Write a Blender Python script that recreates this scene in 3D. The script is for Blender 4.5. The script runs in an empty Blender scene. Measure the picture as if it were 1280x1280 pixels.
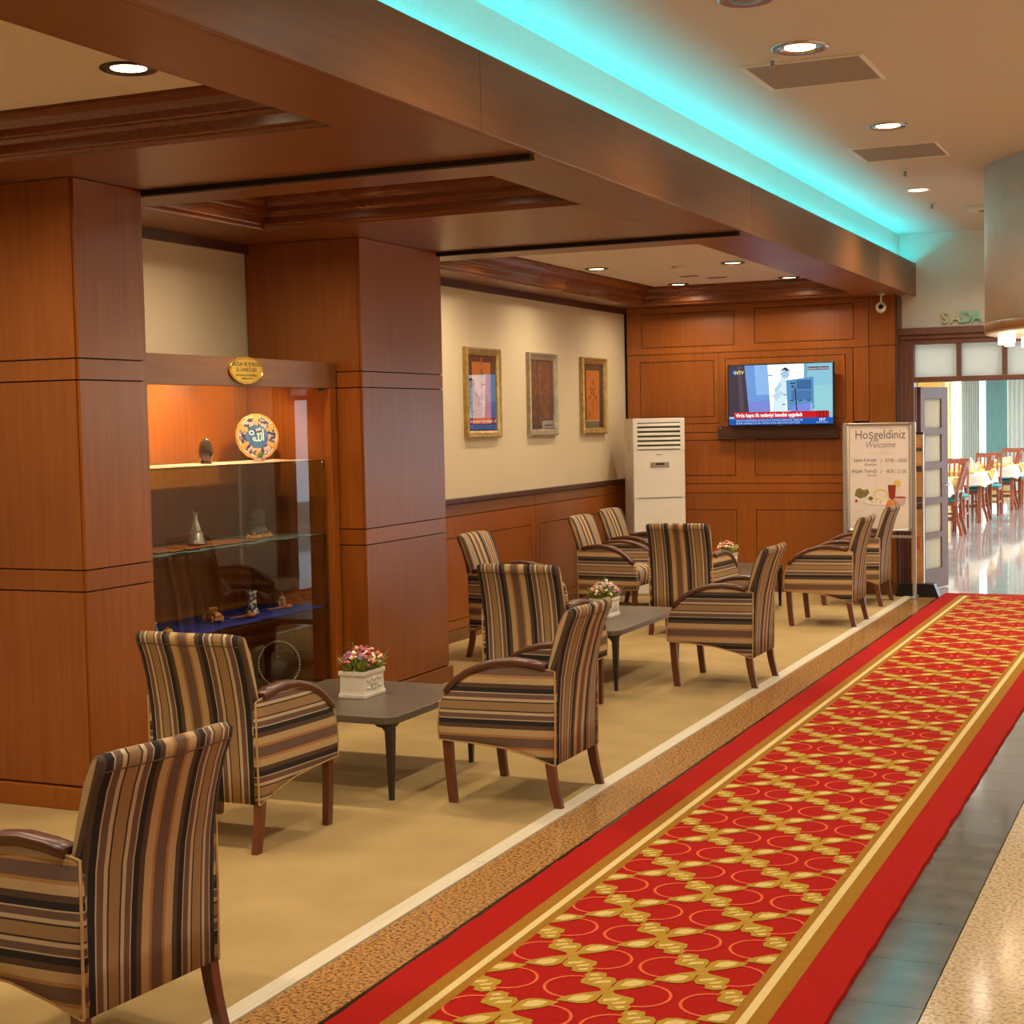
import bpy, bmesh, math, random
from mathutils import Vector, Matrix, Euler
random.seed(7)
D = bpy.data; S = bpy.context.scene; COL = S.collection
PI = math.pi

# ------------------------------------------------------------------ camera
def setup_camera():
    yaw, pitch, roll = 0.42025, 0.056834, -0.0204016
    cy, sy, cp, sp = math.cos(yaw), math.sin(yaw), math.cos(pitch), math.sin(pitch)
    f = Vector((-sy*cp, cy*cp, -sp)); r = Vector((cy, sy, 0)); u = r.cross(f)
    c, s = math.cos(roll), math.sin(roll)
    R_ = c*r + s*u; U_ = -s*r + c*u
    m = Matrix((R_, U_, -f)).transposed().to_4x4()
    m.translation = Vector((0, 0, 1.6))
    cd = D.cameras.new('camera'); cd.sensor_width = 36; cd.sensor_fit = 'HORIZONTAL'
    cd.lens = 36*1960.6/1280; cd.clip_start = .05; cd.clip_end = 200
    co = D.objects.new('camera', cd); COL.objects.link(co); co.matrix_world = m
    S.camera = co
setup_camera()

# ------------------------------------------------------------------ world, exposure
S.view_settings.view_transform = 'Standard'; S.view_settings.look = 'None'
S.view_settings.gamma = 1; S.view_settings.use_curve_mapping = False
S.view_settings.exposure = 0.0
W = D.worlds.new('world'); S.world = W; W.use_nodes = True
W.node_tree.nodes['Background'].inputs[0].default_value = (.80, .92, 1, 1)
W.node_tree.nodes['Background'].inputs[1].default_value = 2.6

WARM = (1, .82, .58)
def area(name, loc, rot, sx, sy, power, col):
    l = D.lights.new(name, 'AREA'); l.shape = 'RECTANGLE'; l.size = sx; l.size_y = sy
    l.energy = power; l.color = col
    o = D.objects.new(name, l); COL.objects.link(o); o.location = loc; o.rotation_euler = rot
    return o
def spot(name, loc, power, col, angle=110, blend=.6, rad=.05, rot=(0, 0, 0)):
    l = D.lights.new(name, 'SPOT'); l.energy = power; l.color = col; l.spot_size = math.radians(angle)
    l.spot_blend = blend; l.shadow_soft_size = rad
    o = D.objects.new(name, l); COL.objects.link(o); o.location = loc; o.rotation_euler = rot
    return o
def point(name, loc, power, col, rad=.05):
    l = D.lights.new(name, 'POINT'); l.energy = power; l.color = col; l.shadow_soft_size = rad
    o = D.objects.new(name, l); COL.objects.link(o); o.location = loc
    return o
DAY = (.80, .91, 1)
# daylight for the dining room: unseen opening added at right, windows at far end
area('daylight_side', (4.4, 23, 1.7), (0, math.radians(-90), 0), 2.6, 14, 2000, DAY)
area('daylight_far', (-1.0, 33.3, 1.7), (math.radians(-90), 0, 0), 8, 2.6, 260, DAY)
# fill spots added under the dining ceiling, unseen and without fixtures
for yy_ in (16.2, 18.6, 21, 23.4, 25.8, 28.2, 30.6):
    for xx_ in (-5, -2.8, -.6, 2): spot('dining_fill', (xx_, yy_, 3.17), 130, (1, .95, .88), 160, .8, .06)
# cove strip behind the fascia
# cool fill added at the blank right wall, for assumed lobby windows
area('lobby_fill', (3.95, 7, 1.6), (0, math.radians(-90), 0), 2.2, 11, 95, (.92, .96, 1))
area('cove_glow', (-2.497, 6.6, 2.905), (PI, 0, 0), .03, 15.2, 42, (.0, .80, 1))

# ------------------------------------------------------------------ helpers
def lin(c):
    def g(v):
        v /= 255.0
        return v/12.92 if v <= .04045 else ((v+.055)/1.055)**2.4
    return (g(c[0]), g(c[1]), g(c[2]), 1)

def mat(name, rgb=(200, 200, 200), rough=.5, metal=0, emit=None, estr=1, spec=.5, **kw):
    m = D.materials.new(name); m.use_nodes = True
    b = m.node_tree.nodes['Principled BSDF']
    b.inputs['Base Color'].default_value = lin(rgb)
    b.inputs['Roughness'].default_value = rough; b.inputs['Metallic'].default_value = metal
    b.inputs['Specular IOR Level'].default_value = spec
    if emit:
        b.inputs['Emission Color'].default_value = lin(emit); b.inputs['Emission Strength'].default_value = estr
    return m
def N(m, t, **kw):
    n = m.node_tree.nodes.new(t)
    for k, v in kw.items(): setattr(n, k, v)
    return n
def L(m, a, b): m.node_tree.links.new(a, b)
def bsdf(m): return m.node_tree.nodes['Principled BSDF']
def ramp(m, stops, interp='LINEAR'):
    r = N(m, 'ShaderNodeValToRGB'); cr = r.color_ramp; cr.interpolation = interp
    while len(cr.elements) > 1: cr.elements.remove(cr.elements[-1])
    cr.elements[0].position = stops[0][0]; cr.elements[0].color = stops[0][1]
    for p, c in stops[1:]:
        e = cr.elements.new(p); e.color = c
    return r
def noise(m, scale, vec, detail=3, rough=.5):
    n = N(m, 'ShaderNodeTexNoise'); n.inputs['Scale'].default_value = scale
    n.inputs['Detail'].default_value = detail; n.inputs['Roughness'].default_value = rough
    L(m, vec, n.inputs['Vector']); return n
def objvec(m, scale=(1, 1, 1), what='Object'):
    t = N(m, 'ShaderNodeTexCoord'); mp = N(m, 'ShaderNodeMapping')
    mp.inputs['Scale'].default_value = scale; L(m, t.outputs[what], mp.inputs['Vector'])
    return mp.outputs[0]
def noisy(name, c1, c2, scale=(1, 1, 1), ns=5, rough=.5, detail=4, lo=.35, hi=.65, bump=0, bscale=None, spec=.5, metal=0):
    m = mat(name, c1, rough, metal, spec=spec); v = objvec(m, scale)
    n = noise(m, ns, v, detail); r = ramp(m, [(lo, lin(c1)), (hi, lin(c2))])
    L(m, n.outputs['Fac'], r.inputs[0]); L(m, r.outputs[0], bsdf(m).inputs['Base Color'])
    if bump:
        n2 = noise(m, bscale or ns, v, 3); b = N(m, 'ShaderNodeBump')
        b.inputs['Strength'].default_value = bump; b.inputs['Distance'].default_value = .01
        L(m, n2.outputs['Fac'], b.inputs['Height']); L(m, b.outputs[0], bsdf(m).inputs['Normal'])
    return m
def wood(name, c1, c2, axis, rough=.34, var=.10):
    sc = [26, 26, 26]; sc['xyz'.index(axis)] = 1.3
    m = mat(name, c1, rough, spec=.75); v = objvec(m, sc)
    n = noise(m, 1.6, v, 5, .6); n2 = noise(m, .9, objvec(m, (1, 1, 1)), 3)
    mx = N(m, 'ShaderNodeMath', operation='MULTIPLY_ADD'); L(m, n.outputs['Fac'], mx.inputs[0]); mx.inputs[1].default_value = .55
    m2 = N(m, 'ShaderNodeMath', operation='MULTIPLY'); L(m, n2.outputs['Fac'], m2.inputs[0]); m2.inputs[1].default_value = .45
    L(m, m2.outputs[0], mx.inputs[2])
    r = ramp(m, [(.32, lin(c1)), (.68, lin(c2))]); L(m, mx.outputs[0], r.inputs[0])
    oi = N(m, 'ShaderNodeObjectInfo'); mr = N(m, 'ShaderNodeMapRange'); L(m, oi.outputs['Random'], mr.inputs[0])
    mr.inputs[3].default_value = 1-var; mr.inputs[4].default_value = 1+var
    hs = N(m, 'ShaderNodeHueSaturation'); L(m, mr.outputs[0], hs.inputs['Value']); L(m, r.outputs[0], hs.inputs['Color'])
    L(m, hs.outputs[0], bsdf(m).inputs['Base Color'])
    rr = N(m, 'ShaderNodeMapRange'); L(m, n2.outputs['Fac'], rr.inputs[0]); rr.inputs[3].default_value = rough-.06; rr.inputs[4].default_value = rough+.08
    L(m, rr.outputs[0], bsdf(m).inputs['Roughness'])
    return m

class MB:
    def __init__(s): s.v = []; s.f = []; s.m = []; s.sm = []
    def add(s, vs, fs, m=0, smooth=False, M=None):
        o = len(s.v)
        s.v += [tuple(M @ Vector(p)) if M else tuple(p) for p in vs]
        for f in fs: s.f.append([o+i for i in f]); s.m.append(m); s.sm.append(smooth)
        return s
    def box(s, x0, x1, y0, y1, z0, z1, m=0, M=None):
        return s.add([(x0,y0,z0),(x1,y0,z0),(x1,y1,z0),(x0,y1,z0),(x0,y0,z1),(x1,y0,z1),(x1,y1,z1),(x0,y1,z1)],
              [(0,3,2,1),(4,5,6,7),(0,1,5,4),(1,2,6,5),(2,3,7,6),(3,0,4,7)], m, False, M)
    def loft(s, rings, m=0, smooth=True, close=True, cap=True, M=None):
        n = len(rings[0]); vs = [p for r in rings for p in r]; fs = []
        for i in range(len(rings)-1):
            for j in range(n if close else n-1):
                k = (j+1) % n
                fs.append((i*n+j, i*n+k, (i+1)*n+k, (i+1)*n+j))
        s.add(vs, fs, m, smooth, M)
        if cap and close:
            s.add(rings[0], [tuple(range(n))[::-1]], m, False, M); s.add(rings[-1], [tuple(range(n))], m, False, M)
        return s
    def tube(s, pts, r, n=8, m=0, cap=True, M=None, smooth=True):
        P = [Vector(p) for p in pts]; rings = []
        rad = r if isinstance(r, (list, tuple)) else [r]*len(P)
        t0 = (P[1]-P[0]).normalized(); a = Vector((0, 0, 1)) if abs(t0.z) < .9 else Vector((1, 0, 0))
        u = t0.cross(a).normalized()
        for i, p in enumerate(P):
            t = (P[min(i+1, len(P)-1)]-P[max(i-1, 0)]).normalized()
            u = (u - t*u.dot(t)).normalized(); w = t.cross(u)
            rings.append([p+(u*math.cos(2*PI*k/n)+w*math.sin(2*PI*k/n))*rad[i] for k in range(n)])
        return s.loft(rings, m, smooth, True, cap, M)
    def lathe(s, prof, n=24, m=0, c=(0, 0, 0), smooth=True, cap=True, M=None, sx=1, sy=1):
        rings = [[(c[0]+r*math.cos(2*PI*k/n)*sx, c[1]+r*math.sin(2*PI*k/n)*sy, c[2]+z) for k in range(n)] for r, z in prof]
        return s.loft(rings, m, smooth, True, cap, M)
    def ell(s, c, rx, ry, rz, n=10, k=6, m=0, M=None):
        prof = [(max(math.sin(PI*i/k), .02), -math.cos(PI*i/k)) for i in range(k+1)]
        rings = [[(c[0]+rx*r*math.cos(2*PI*j/n), c[1]+ry*r*math.sin(2*PI*j/n), c[2]+rz*z) for j in range(n)] for r, z in prof]
        return s.loft(rings, m, True, True, True, M)
    def prism(s, poly, d0, d1, fn, m=0, smooth=False, M=None):
        n = len(poly)
        vs = [fn(a, b, d0) for a, b in poly]+[fn(a, b, d1) for a, b in poly]
        fs = [tuple(range(n))[::-1], tuple(range(n, 2*n))]
        s.add(vs, fs, m, False, M)
        s.add(vs, [(i, (i+1) % n, n+(i+1) % n, n+i) for i in range(n)], m, smooth, M)
        return s
    def flat(s, poly, fn, d=0, m=0, M=None):
        return s.add([fn(a, b, d) for a, b in poly], [tuple(range(len(poly)))], m, False, M)
    def build(s, name, mats, parent=None, bevel=0, seg=2, fix=True):
        me = D.meshes.new(name); me.from_pydata(s.v, [], s.f)
        if not isinstance(mats, (list, tuple)): mats = [mats]
        for m in mats: me.materials.append(m)
        me.polygons.foreach_set('material_index', s.m); me.polygons.foreach_set('use_smooth', s.sm)
        if fix or bevel:
            bm = bmesh.new(); bm.from_mesh(me)
            bmesh.ops.remove_doubles(bm, verts=bm.verts, dist=1e-5)
            if fix: bmesh.ops.recalc_face_normals(bm, faces=bm.faces)
            if bevel:
                es = [e for e in bm.edges if len(e.link_faces) == 2 and e.calc_face_angle(0) > .6]
                bmesh.ops.bevel(bm, geom=es, offset=bevel, segments=seg, affect='EDGES', profile=.5, clamp_overlap=True)
            bm.to_mesh(me); bm.free()
        o = D.objects.new(name, me); COL.objects.link(o)
        if parent: o.parent = parent
        return o

def tag(o, label=None, cat=None, group=None, kind=None):
    if label: o['label'] = label
    if cat: o['category'] = cat
    if group: o['group'] = group
    if kind: o['kind'] = kind
    return o
def thing(name, label, cat, loc=(0, 0, 0), rz=0, group=None):
    o = D.objects.new(name, None); COL.objects.link(o); o.location = loc; o.rotation_euler = (0, 0, rz)
    o.empty_display_size = .1
    return tag(o, label, cat, group)
def structure(o): o['kind'] = 'structure'; return o
def group_root(name):
    o = D.objects.new(name, None); COL.objects.link(o); o['kind'] = 'structure'; return o
def copy_tree(o, parent=None):
    c = o.copy(); COL.objects.link(c)
    if parent: c.parent = parent
    for ch in [x for x in o.children]: copy_tree(ch, c)
    return c
def instance(o, loc, rz, label, group=None):
    c = copy_tree(o); c.location = loc; c.rotation_euler = (0, 0, rz); c['label'] = label
    if group: c['group'] = group
    return c
def text(mb, s, size, fn, x, y, d, m, align='CENTER', shear=0, xs=1, bold=0):
    """lettering as flat mesh; x,y = baseline anchor in the plane of fn"""
    cu = D.curves.new('txt', 'FONT'); cu.body = s; cu.size = size; cu.align_x = align; cu.shear = shear
    cu.offset = bold; cu.resolution_u = 3
    o = D.objects.new('txt', cu); COL.objects.link(o)
    dg = bpy.context.evaluated_depsgraph_get(); me = o.evaluated_get(dg).to_mesh()
    vs = [fn(x+v.co.x*xs, y+v.co.y, d) for v in me.vertices]; fs = [tuple(p.vertices) for p in me.polygons]
    mb.add(vs, fs, m)
    o.evaluated_get(dg).to_mesh_clear(); D.objects.remove(o); D.curves.remove(cu)
def rect(a0, a1, b0, b1): return [(a0, b0), (a1, b0), (a1, b1), (a0, b1)]
def ellp(cx, cy, rx, ry, n=20, a0=0): return [(cx+rx*math.cos(2*PI*k/n+a0), cy+ry*math.sin(2*PI*k/n+a0)) for k in range(n)]

# ------------------------------------------------------------------ materials
WC1, WC2 = (122, 60, 8), (158, 86, 16)
wood_v = wood('wood_vertical', WC1, WC2, 'z')
wood_x = wood('wood_along_x', (104, 58, 22), (134, 80, 34), 'x')
wood_y = wood('wood_along_y', (106, 62, 26), (136, 84, 40), 'y', .36)
wood_dark = wood('wood_dark', (58, 28, 16), (84, 42, 24), 'y', .4)
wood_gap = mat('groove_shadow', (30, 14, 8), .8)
wood_door = wood('door_wood', (92, 54, 40), (118, 74, 56), 'z', .4)
wood_leg = wood('chair_wood', (80, 36, 14), (112, 54, 24), 'z', .3)
wood_arm = wood('arm_wood', (70, 34, 14), (96, 50, 24), 'y', .34)
wood_toy = noisy('toy_wood', (190, 120, 50), (220, 150, 75), (3, 30, 30), 2, .45)
wallpaper = noisy('wallpaper', (202, 184, 152), (212, 195, 163), (1, 1, 1), 120, .75, bump=.25, bscale=160)
plaster = noisy('ceiling_plaster', (214, 202, 190), (222, 210, 198), (1, 1, 1), 90, .85, bump=.2, bscale=120)
white_wall = noisy('white_wall', (222, 214, 200), (228, 221, 208), (1, 1, 1), 60, .8)
lounge_carpet = noisy('lounge_carpet', (164, 136, 84), (180, 152, 98), (1, 1, 1), 3, .95, 8, .3, .7, bump=.6, bscale=200)
granite = noisy('granite_brown', (96, 70, 40), (190, 140, 82), (1, 1, 1), 85, .16, 6, .36, .58)
granite2 = noisy('granite_beige', (128, 108, 80), (206, 178, 136), (1, 1, 1), 75, .12, 6, .32, .56)
dark_tile = noisy('dark_stone', (86, 82, 78), (106, 100, 94), (1, 1, 1), 7, .10)
trim_metal = noisy('pale_trim', (200, 188, 160), (216, 205, 180), (60, .5, 1), 3, .5)
dining_tile = noisy('dining_tile', (158, 158, 158), (178, 178, 178), (1, 1, 1), 3, .06)
white_plastic = noisy('white_plastic', (226, 218, 204), (230, 223, 210), (1, 1, 1), 4, .4)
grey_plastic = mat('grey_plastic', (130, 124, 116), .4)
black = mat('black', (16, 16, 17), .4)
chrome = mat('chrome', (200, 200, 205), .18, 1)
alu = noisy('aluminium', (186, 180, 170), (198, 192, 182), (1, 1, 30), 4, .35, metal=.7)
brass = noisy('brass', (206, 165, 60), (224, 186, 84), (1, 1, 1), 9, .25, metal=.85)
gold_frame = noisy('gilt_frame', (160, 132, 76), (190, 160, 100), (1, 1, 1), 20, .32, metal=.5)
silver_frame = noisy('silver_frame', (150, 138, 116), (176, 164, 140), (1, 1, 1), 20, .3, metal=.5)
ceramic = noisy('ceramic', (226, 216, 196), (234, 226, 208), (1, 1, 1), 8, .3)
teal = noisy('teal_seat', (60, 140, 150), (84, 164, 172), (1, 1, 1), 30, .85)
dwood = noisy('dining_wood', (140, 72, 48), (170, 94, 64), (2, 2, 16), 3, .35)
cloth = noisy('white_linen', (232, 226, 216), (240, 235, 226), (1, 1, 1), 30, .9)
ycloth = noisy('yellow_linen', (226, 184, 86), (236, 198, 104), (1, 1, 1), 30, .9)
yellow_wall = noisy('yellow_wall', (228, 178, 92), (236, 190, 106), (1, 1, 1), 6, .8)
curtain_m = noisy('curtain', (206, 220, 218), (220, 231, 229), (8, 8, .3), 5, .9)
teal_blind = noisy('teal_blind', (98, 146, 150), (120, 166, 168), (40, 1, 1), 4, .8)
table_wood = wood('table_laminate', (70, 60, 48), (98, 86, 70), 'x', .34, .04)
table_metal = mat('table_leg', (58, 48, 38), .45, .3)

def glass_mat(name, tint=(255, 255, 255), f0=1.45, rough=.0, boost=0):
    m = D.materials.new(name); m.use_nodes = True; nt = m.node_tree; nt.nodes.clear()
    out = N(m, 'ShaderNodeOutputMaterial'); mix = N(m, 'ShaderNodeMixShader'); tr = N(m, 'ShaderNodeBsdfTransparent')
    gl = N(m, 'ShaderNodeBsdfGlossy'); fr = N(m, 'ShaderNodeFresnel'); fr.inputs['IOR'].default_value = f0
    gl.inputs['Roughness'].default_value = rough; tr.inputs['Color'].default_value = lin(tint)
    ad = N(m, 'ShaderNodeMath', operation='ADD'); L(m, fr.outputs[0], ad.inputs[0]); ad.inputs[1].default_value = boost; ad.use_clamp = True
    ge = N(m, 'ShaderNodeNewGeometry'); iv = N(m, 'ShaderNodeMath', operation='SUBTRACT'); iv.inputs[0].default_value = 1; L(m, ge.outputs['Backfacing'], iv.inputs[1])
    mu = N(m, 'ShaderNodeMath', operation='MULTIPLY'); L(m, ad.outputs[0], mu.inputs[0]); L(m, iv.outputs[0], mu.inputs[1])
    L(m, mu.outputs[0], mix.inputs[0]); L(m, tr.outputs[0], mix.inputs[1]); L(m, gl.outputs[0], mix.inputs[2]); L(m, mix.outputs[0], out.inputs[0])
    return m
glass = glass_mat('cabinet_glass', (250, 252, 250), 1.52, 0, .03)
pic_glass = glass_mat('picture_glass', (255, 255, 255), 1.75, 0, .22)
shelf_glass = glass_mat('shelf_glass', (226, 240, 232), 1.45)
def frosted(name, rgb):
    m = D.materials.new(name); m.use_nodes = True; nt = m.node_tree; nt.nodes.clear()
    out = N(m, 'ShaderNodeOutputMaterial'); mix = N(m, 'ShaderNodeMixShader'); a = N(m, 'ShaderNodeBsdfTranslucent'); b = N(m, 'ShaderNodeBsdfPrincipled')
    a.inputs[0].default_value = lin(rgb); b.inputs['Base Color'].default_value = lin(rgb); b.inputs['Roughness'].default_value = .25
    mix.inputs[0].default_value = .08
    L(m, a.outputs[0], mix.inputs[1]); L(m, b.outputs[0], mix.inputs[2]); L(m, mix.outputs[0], out.inputs[0]); return m
frost = frosted('frosted_glass', (236, 240, 236))
shade_fabric = frosted('drum_fabric', (232, 220, 204))
lamp_on = mat('lamp_lens', (255, 240, 220), .4, emit=(255, 226, 180), estr=9)
bulb_on = mat('bulb_glass', (255, 244, 230), .4, emit=(255, 226, 186), estr=6)

# striped upholstery: one repeat of 0.30 m, mirrored about its centre
TAUPE, ORNG, CREAM, OLIVE, BLK, PALE, DRK, TAN = (116,88,72), (182,132,76), (202,170,122), (88,64,42), (30,23,20), (208,184,148), (58,38,26), (166,132,88)
def stripe_mat(name, axis, phase, randphase=False):
    half = [(0,TAUPE),(30,ORNG),(45,CREAM),(86,OLIVE),(113,BLK),(143,PALE),(150,TAUPE),(180,PALE),(198,DRK),(206,TAN)]
    m = mat(name, TAUPE, .9, spec=.2); t = N(m, 'ShaderNodeTexCoord'); sp = N(m, 'ShaderNodeSeparateXYZ'); L(m, t.outputs['Object'], sp.inputs[0])
    if axis == 'E':
        ma = N(m, 'ShaderNodeMath', operation='MULTIPLY_ADD'); L(m, sp.outputs[2], ma.inputs[0]); ma.inputs[1].default_value = .36; L(m, sp.outputs[1], ma.inputs[2]); src = ma.outputs[0]
    else: src = sp.outputs['XYZ'.index(axis)]
    a = N(m, 'ShaderNodeMath', operation='ADD'); L(m, src, a.inputs[0]); a.inputs[1].default_value = phase
    out = a.outputs[0]
    if randphase:
        oi = N(m, 'ShaderNodeObjectInfo'); r = N(m, 'ShaderNodeMath', operation='MULTIPLY_ADD'); L(m, oi.outputs['Random'], r.inputs[0])
        r.inputs[1].default_value = .22; L(m, out, r.inputs[2]); out = r.outputs[0]
    pp = N(m, 'ShaderNodeMath', operation='PINGPONG'); L(m, out, pp.inputs[0]); pp.inputs[1].default_value = .1503
    dv = N(m, 'ShaderNodeMath', operation='DIVIDE'); L(m, pp.outputs[0], dv.inputs[0]); dv.inputs[1].default_value = .1503
    r = ramp(m, [(h/233, lin(c)) for h, c in half], 'CONSTANT'); L(m, dv.outputs[0], r.inputs[0])
    n = noise(m, 500, t.outputs['Object'], 2); mx = N(m, 'ShaderNodeMix', data_type='RGBA', blend_type='MULTIPLY'); mx.inputs[0].default_value = .35
    L(m, r.outputs[0], mx.inputs[6]); L(m, n.outputs['Fac'], mx.inputs[7])
    g = N(m, 'ShaderNodeBrightContrast'); g.inputs[1].default_value = .02; L(m, mx.outputs[2], g.inputs[0]); L(m, g.outputs[0], bsdf(m).inputs['Base Color'])
    b = N(m, 'ShaderNodeBump'); b.inputs['Strength'].default_value = .2; b.inputs['Distance'].default_value = .004
    L(m, n.outputs['Fac'], b.inputs['Height']); L(m, b.outputs[0], bsdf(m).inputs['Normal'])
    return m
fab_x = stripe_mat('stripe_across', 'X', 0)
fab_e = stripe_mat('stripe_edge', 'E', .27)
fab_z = stripe_mat('stripe_side', 'Z', -.386, True)
seam_m = noisy('seam', (84, 60, 38), (98, 72, 48), (1, 1, 1), 60, .9)
piping_m = noisy('piping', (176, 140, 88), (190, 156, 104), (1, 1, 1), 60, .9)

# ------------------------------------------------------------------ panelled surfaces
G = .003   # half groove
def panel(parent, mats, fn, u0, u1, v0, v1, d0, d1, holes=(), name='panel', bev=.0015):
    """a proud wooden piece on a wall; rectangular holes are left where inset panels sit"""
    us = sorted({u0+G, u1-G} | {h[i]+s for h in holes for i, s in ((0, -G), (1, G))})
    vs = sorted({v0+G, v1-G} | {h[i]+s for h in holes for i, s in ((2, -G), (3, G))})
    us = [u for u in us if u0 <= u <= u1]; vs = [v for v in vs if v0 <= v <= v1]
    def solid(i, j):
        if not (0 <= i < len(us)-1 and 0 <= j < len(vs)-1): return False
        a, b = (us[i]+us[i+1])/2, (vs[j]+vs[j+1])/2
        return not any(h[0]-G < a < h[1]+G and h[2]-G < b < h[3]+G for h in holes)
    mb = MB()
    for i in range(len(us)-1):
        for j in range(len(vs)-1):
            if not solid(i, j): continue
            a0, a1, b0, b1 = us[i], us[i+1], vs[j], vs[j+1]
            mb.flat(rect(a0, a1, b0, b1), fn, d1)
            for di, dj, p, q in ((-1,0,(a0,b1),(a0,b0)),(1,0,(a1,b0),(a1,b1)),(0,-1,(a0,b0),(a1,b0)),(0,1,(a1,b1),(a0,b1))):
                if not solid(i+di, j+dj):
                    mb.add([fn(*p, d1), fn(*q, d1), fn(*q, d0), fn(*p, d0)], [(0, 1, 2, 3)])
    o = mb.build(name, mats, parent)
    for h in holes:
        q = MB(); q.flat(rect(h[0]+G, h[1]-G, h[2]+G, h[3]-G), fn, d1)
        r = rect(h[0]+G, h[1]-G, h[2]+G, h[3]-G)
        for k in range(4):
            p, s = r[k], r[(k+1) % 4]; q.add([fn(*p, d1), fn(*s, d1), fn(*s, d0), fn(*p, d0)], [(0, 1, 2, 3)])
        q.build('panel', mats, parent)
    return o

ZS = 2.65          # soffit height of the lounge
XF = -2.41         # corridor face of the fascia
XL = -5.10         # lounge side wall
YB = 14.10         # panelled end wall
# ================================================================== FLOOR
fl = structure(MB().box(-7, 4.2, -4, 33.2, -.2, -.02).build('floor', mat('screed', (90, 80, 70), .9)))
MB().box(XL, -2.47, -4, 14.1, -.02, 0).build('lounge_carpet', lounge_carpet, fl)
for i in range(8):
    y0 = -4+i*2.27
    MB().box(-2.47, -2.402, y0+.002, min(y0+2.268, 14.06), -.02, .006).build('edge_trim', trim_metal, fl, .002)
def slabs(x0, x1, y0, y1, step, name, m, z=0.0):
    y = y0; me = None
    while y < y1-.05:
        o = MB().box(x0+.001, x1-.001, 0.001, min(step, y1-y)-.001, -.02, z).build(name, m, fl) if me is None or y+step > y1 else D.objects.new(name, me)
        if o.data is me and o.name not in COL.objects: COL.objects.link(o)
        o.parent = fl; o.location = (0, y, 0)
        me = o.data; y += step
slabs(-2.40, -2.187, -4, 14.2, .91, 'granite_slab', granite)
black_stone = noisy('black_stone', (34, 27, 22), (50, 42, 36), (1, 1, 1), 9, .14)
slabs(-2.185, -1.965, -3.9, 14.2, .37, 'dark_tile', black_stone)
MB().box(-1.963, -.922, -4, 14.2, -.02, -.001).build('screed_strip', dark_tile, fl)
slabs(-.92, -.702, -3.92, 14.2, .37, 'dark_tile', dark_tile)
slabs(-.70, .50, -4, 14.2, 1.2, 'granite_slab', granite2)
slabs(.50, 1.7, -4, 14.2, 1.2, 'granite_slab', granite2)
MB().box(1.702, 4.0, -4, 14.2, -.02, 0).build('granite_field', granite2, fl)
# dining room tiles: nearest ones singly, the field beyond as tiles too (shared mesh)
tm = None
for ix in range(-11, 7):
    for iy in range(0, 31):
        x, y = ix*.6, 14.202+iy*.6
        if not (-.32*y+1.2 < x+.6 and x < -.02*y): continue
        if tm is None:
            o = MB().box(.002, .598, .002, .598, -.02, 0).build('floor_tile', dining_tile, fl); tm = o.data
        else:
            o = D.objects.new('floor_tile', tm); COL.objects.link(o); o.parent = fl
        o.location = (x, y, 0)
MB().box(-7, 4.2, 14.2, 33.2, -.019, -.004).build('dining_bed', dining_tile, fl)

# ================================================================== CEILINGS
ce = structure(MB().box(-2.56, 4.2, -4, 14.4, 3.2, 3.3).build('ceiling', plaster))
structure(MB().box(-7, 4.2, 14.4, 33.2, 3.2, 3.3).build('ceiling_dining', white_wall))
structure(MB().box(-5.3, -2.56, -4, 14.4, 2.95, 3.3).build('ceiling_slab', plaster))
# cove upstand and ledge
structure(MB().box(-2.60, -2.555, -4, 14.3, 2.69, 3.2).build('wall_cove', white_wall))
led = structure(MB().box(-2.555, -2.44, -4, 14.3, 2.84, 2.87).build('trim_1', white_wall))
def ring(y0, y1, hx0, hx1, hy0, hy1):
    mb = MB(); x0, x1 = XL, -2.44
    xs, ys = [x0, hx0, hx1, x1], [y0, hy0, hy1, y1]
    for i in range(3):
        for j in range(3):
            if i == 1 and j == 1: continue
            mb.box(xs[i], xs[i+1], ys[j], ys[j+1], ZS, ZS+.02)
    return mb
bays = [(-1.0, 5.70, -4.62, -2.82, -.2, 4.84), (5.745, 8.66, -4.62, -2.80, 6.13, 7.17), (8.705, 14.1, -4.80, -2.83, 9.15, 13.80)]
prof = [(0, 0), (.002, .008), (.008, .015), (.016, .019), (.026, .020), (.028, .026), (.028, .060), (.034, .064), (.040, .070), (.046, .0745), (.056, .077), (.066, .078), (.068, .084), (.070, .110), (.078, .124), (.092, .135), (.112, .143), (.135, .147), (.15, .148), (.15, .156), (.172, .156)]
prof = [(i_, ZS+z_) for i_, z_ in prof]
mould = wood('moulding_wood', (96, 46, 14), (126, 66, 22), 'y', .26)
soffit = group_root('ceiling_lounge')
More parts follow.
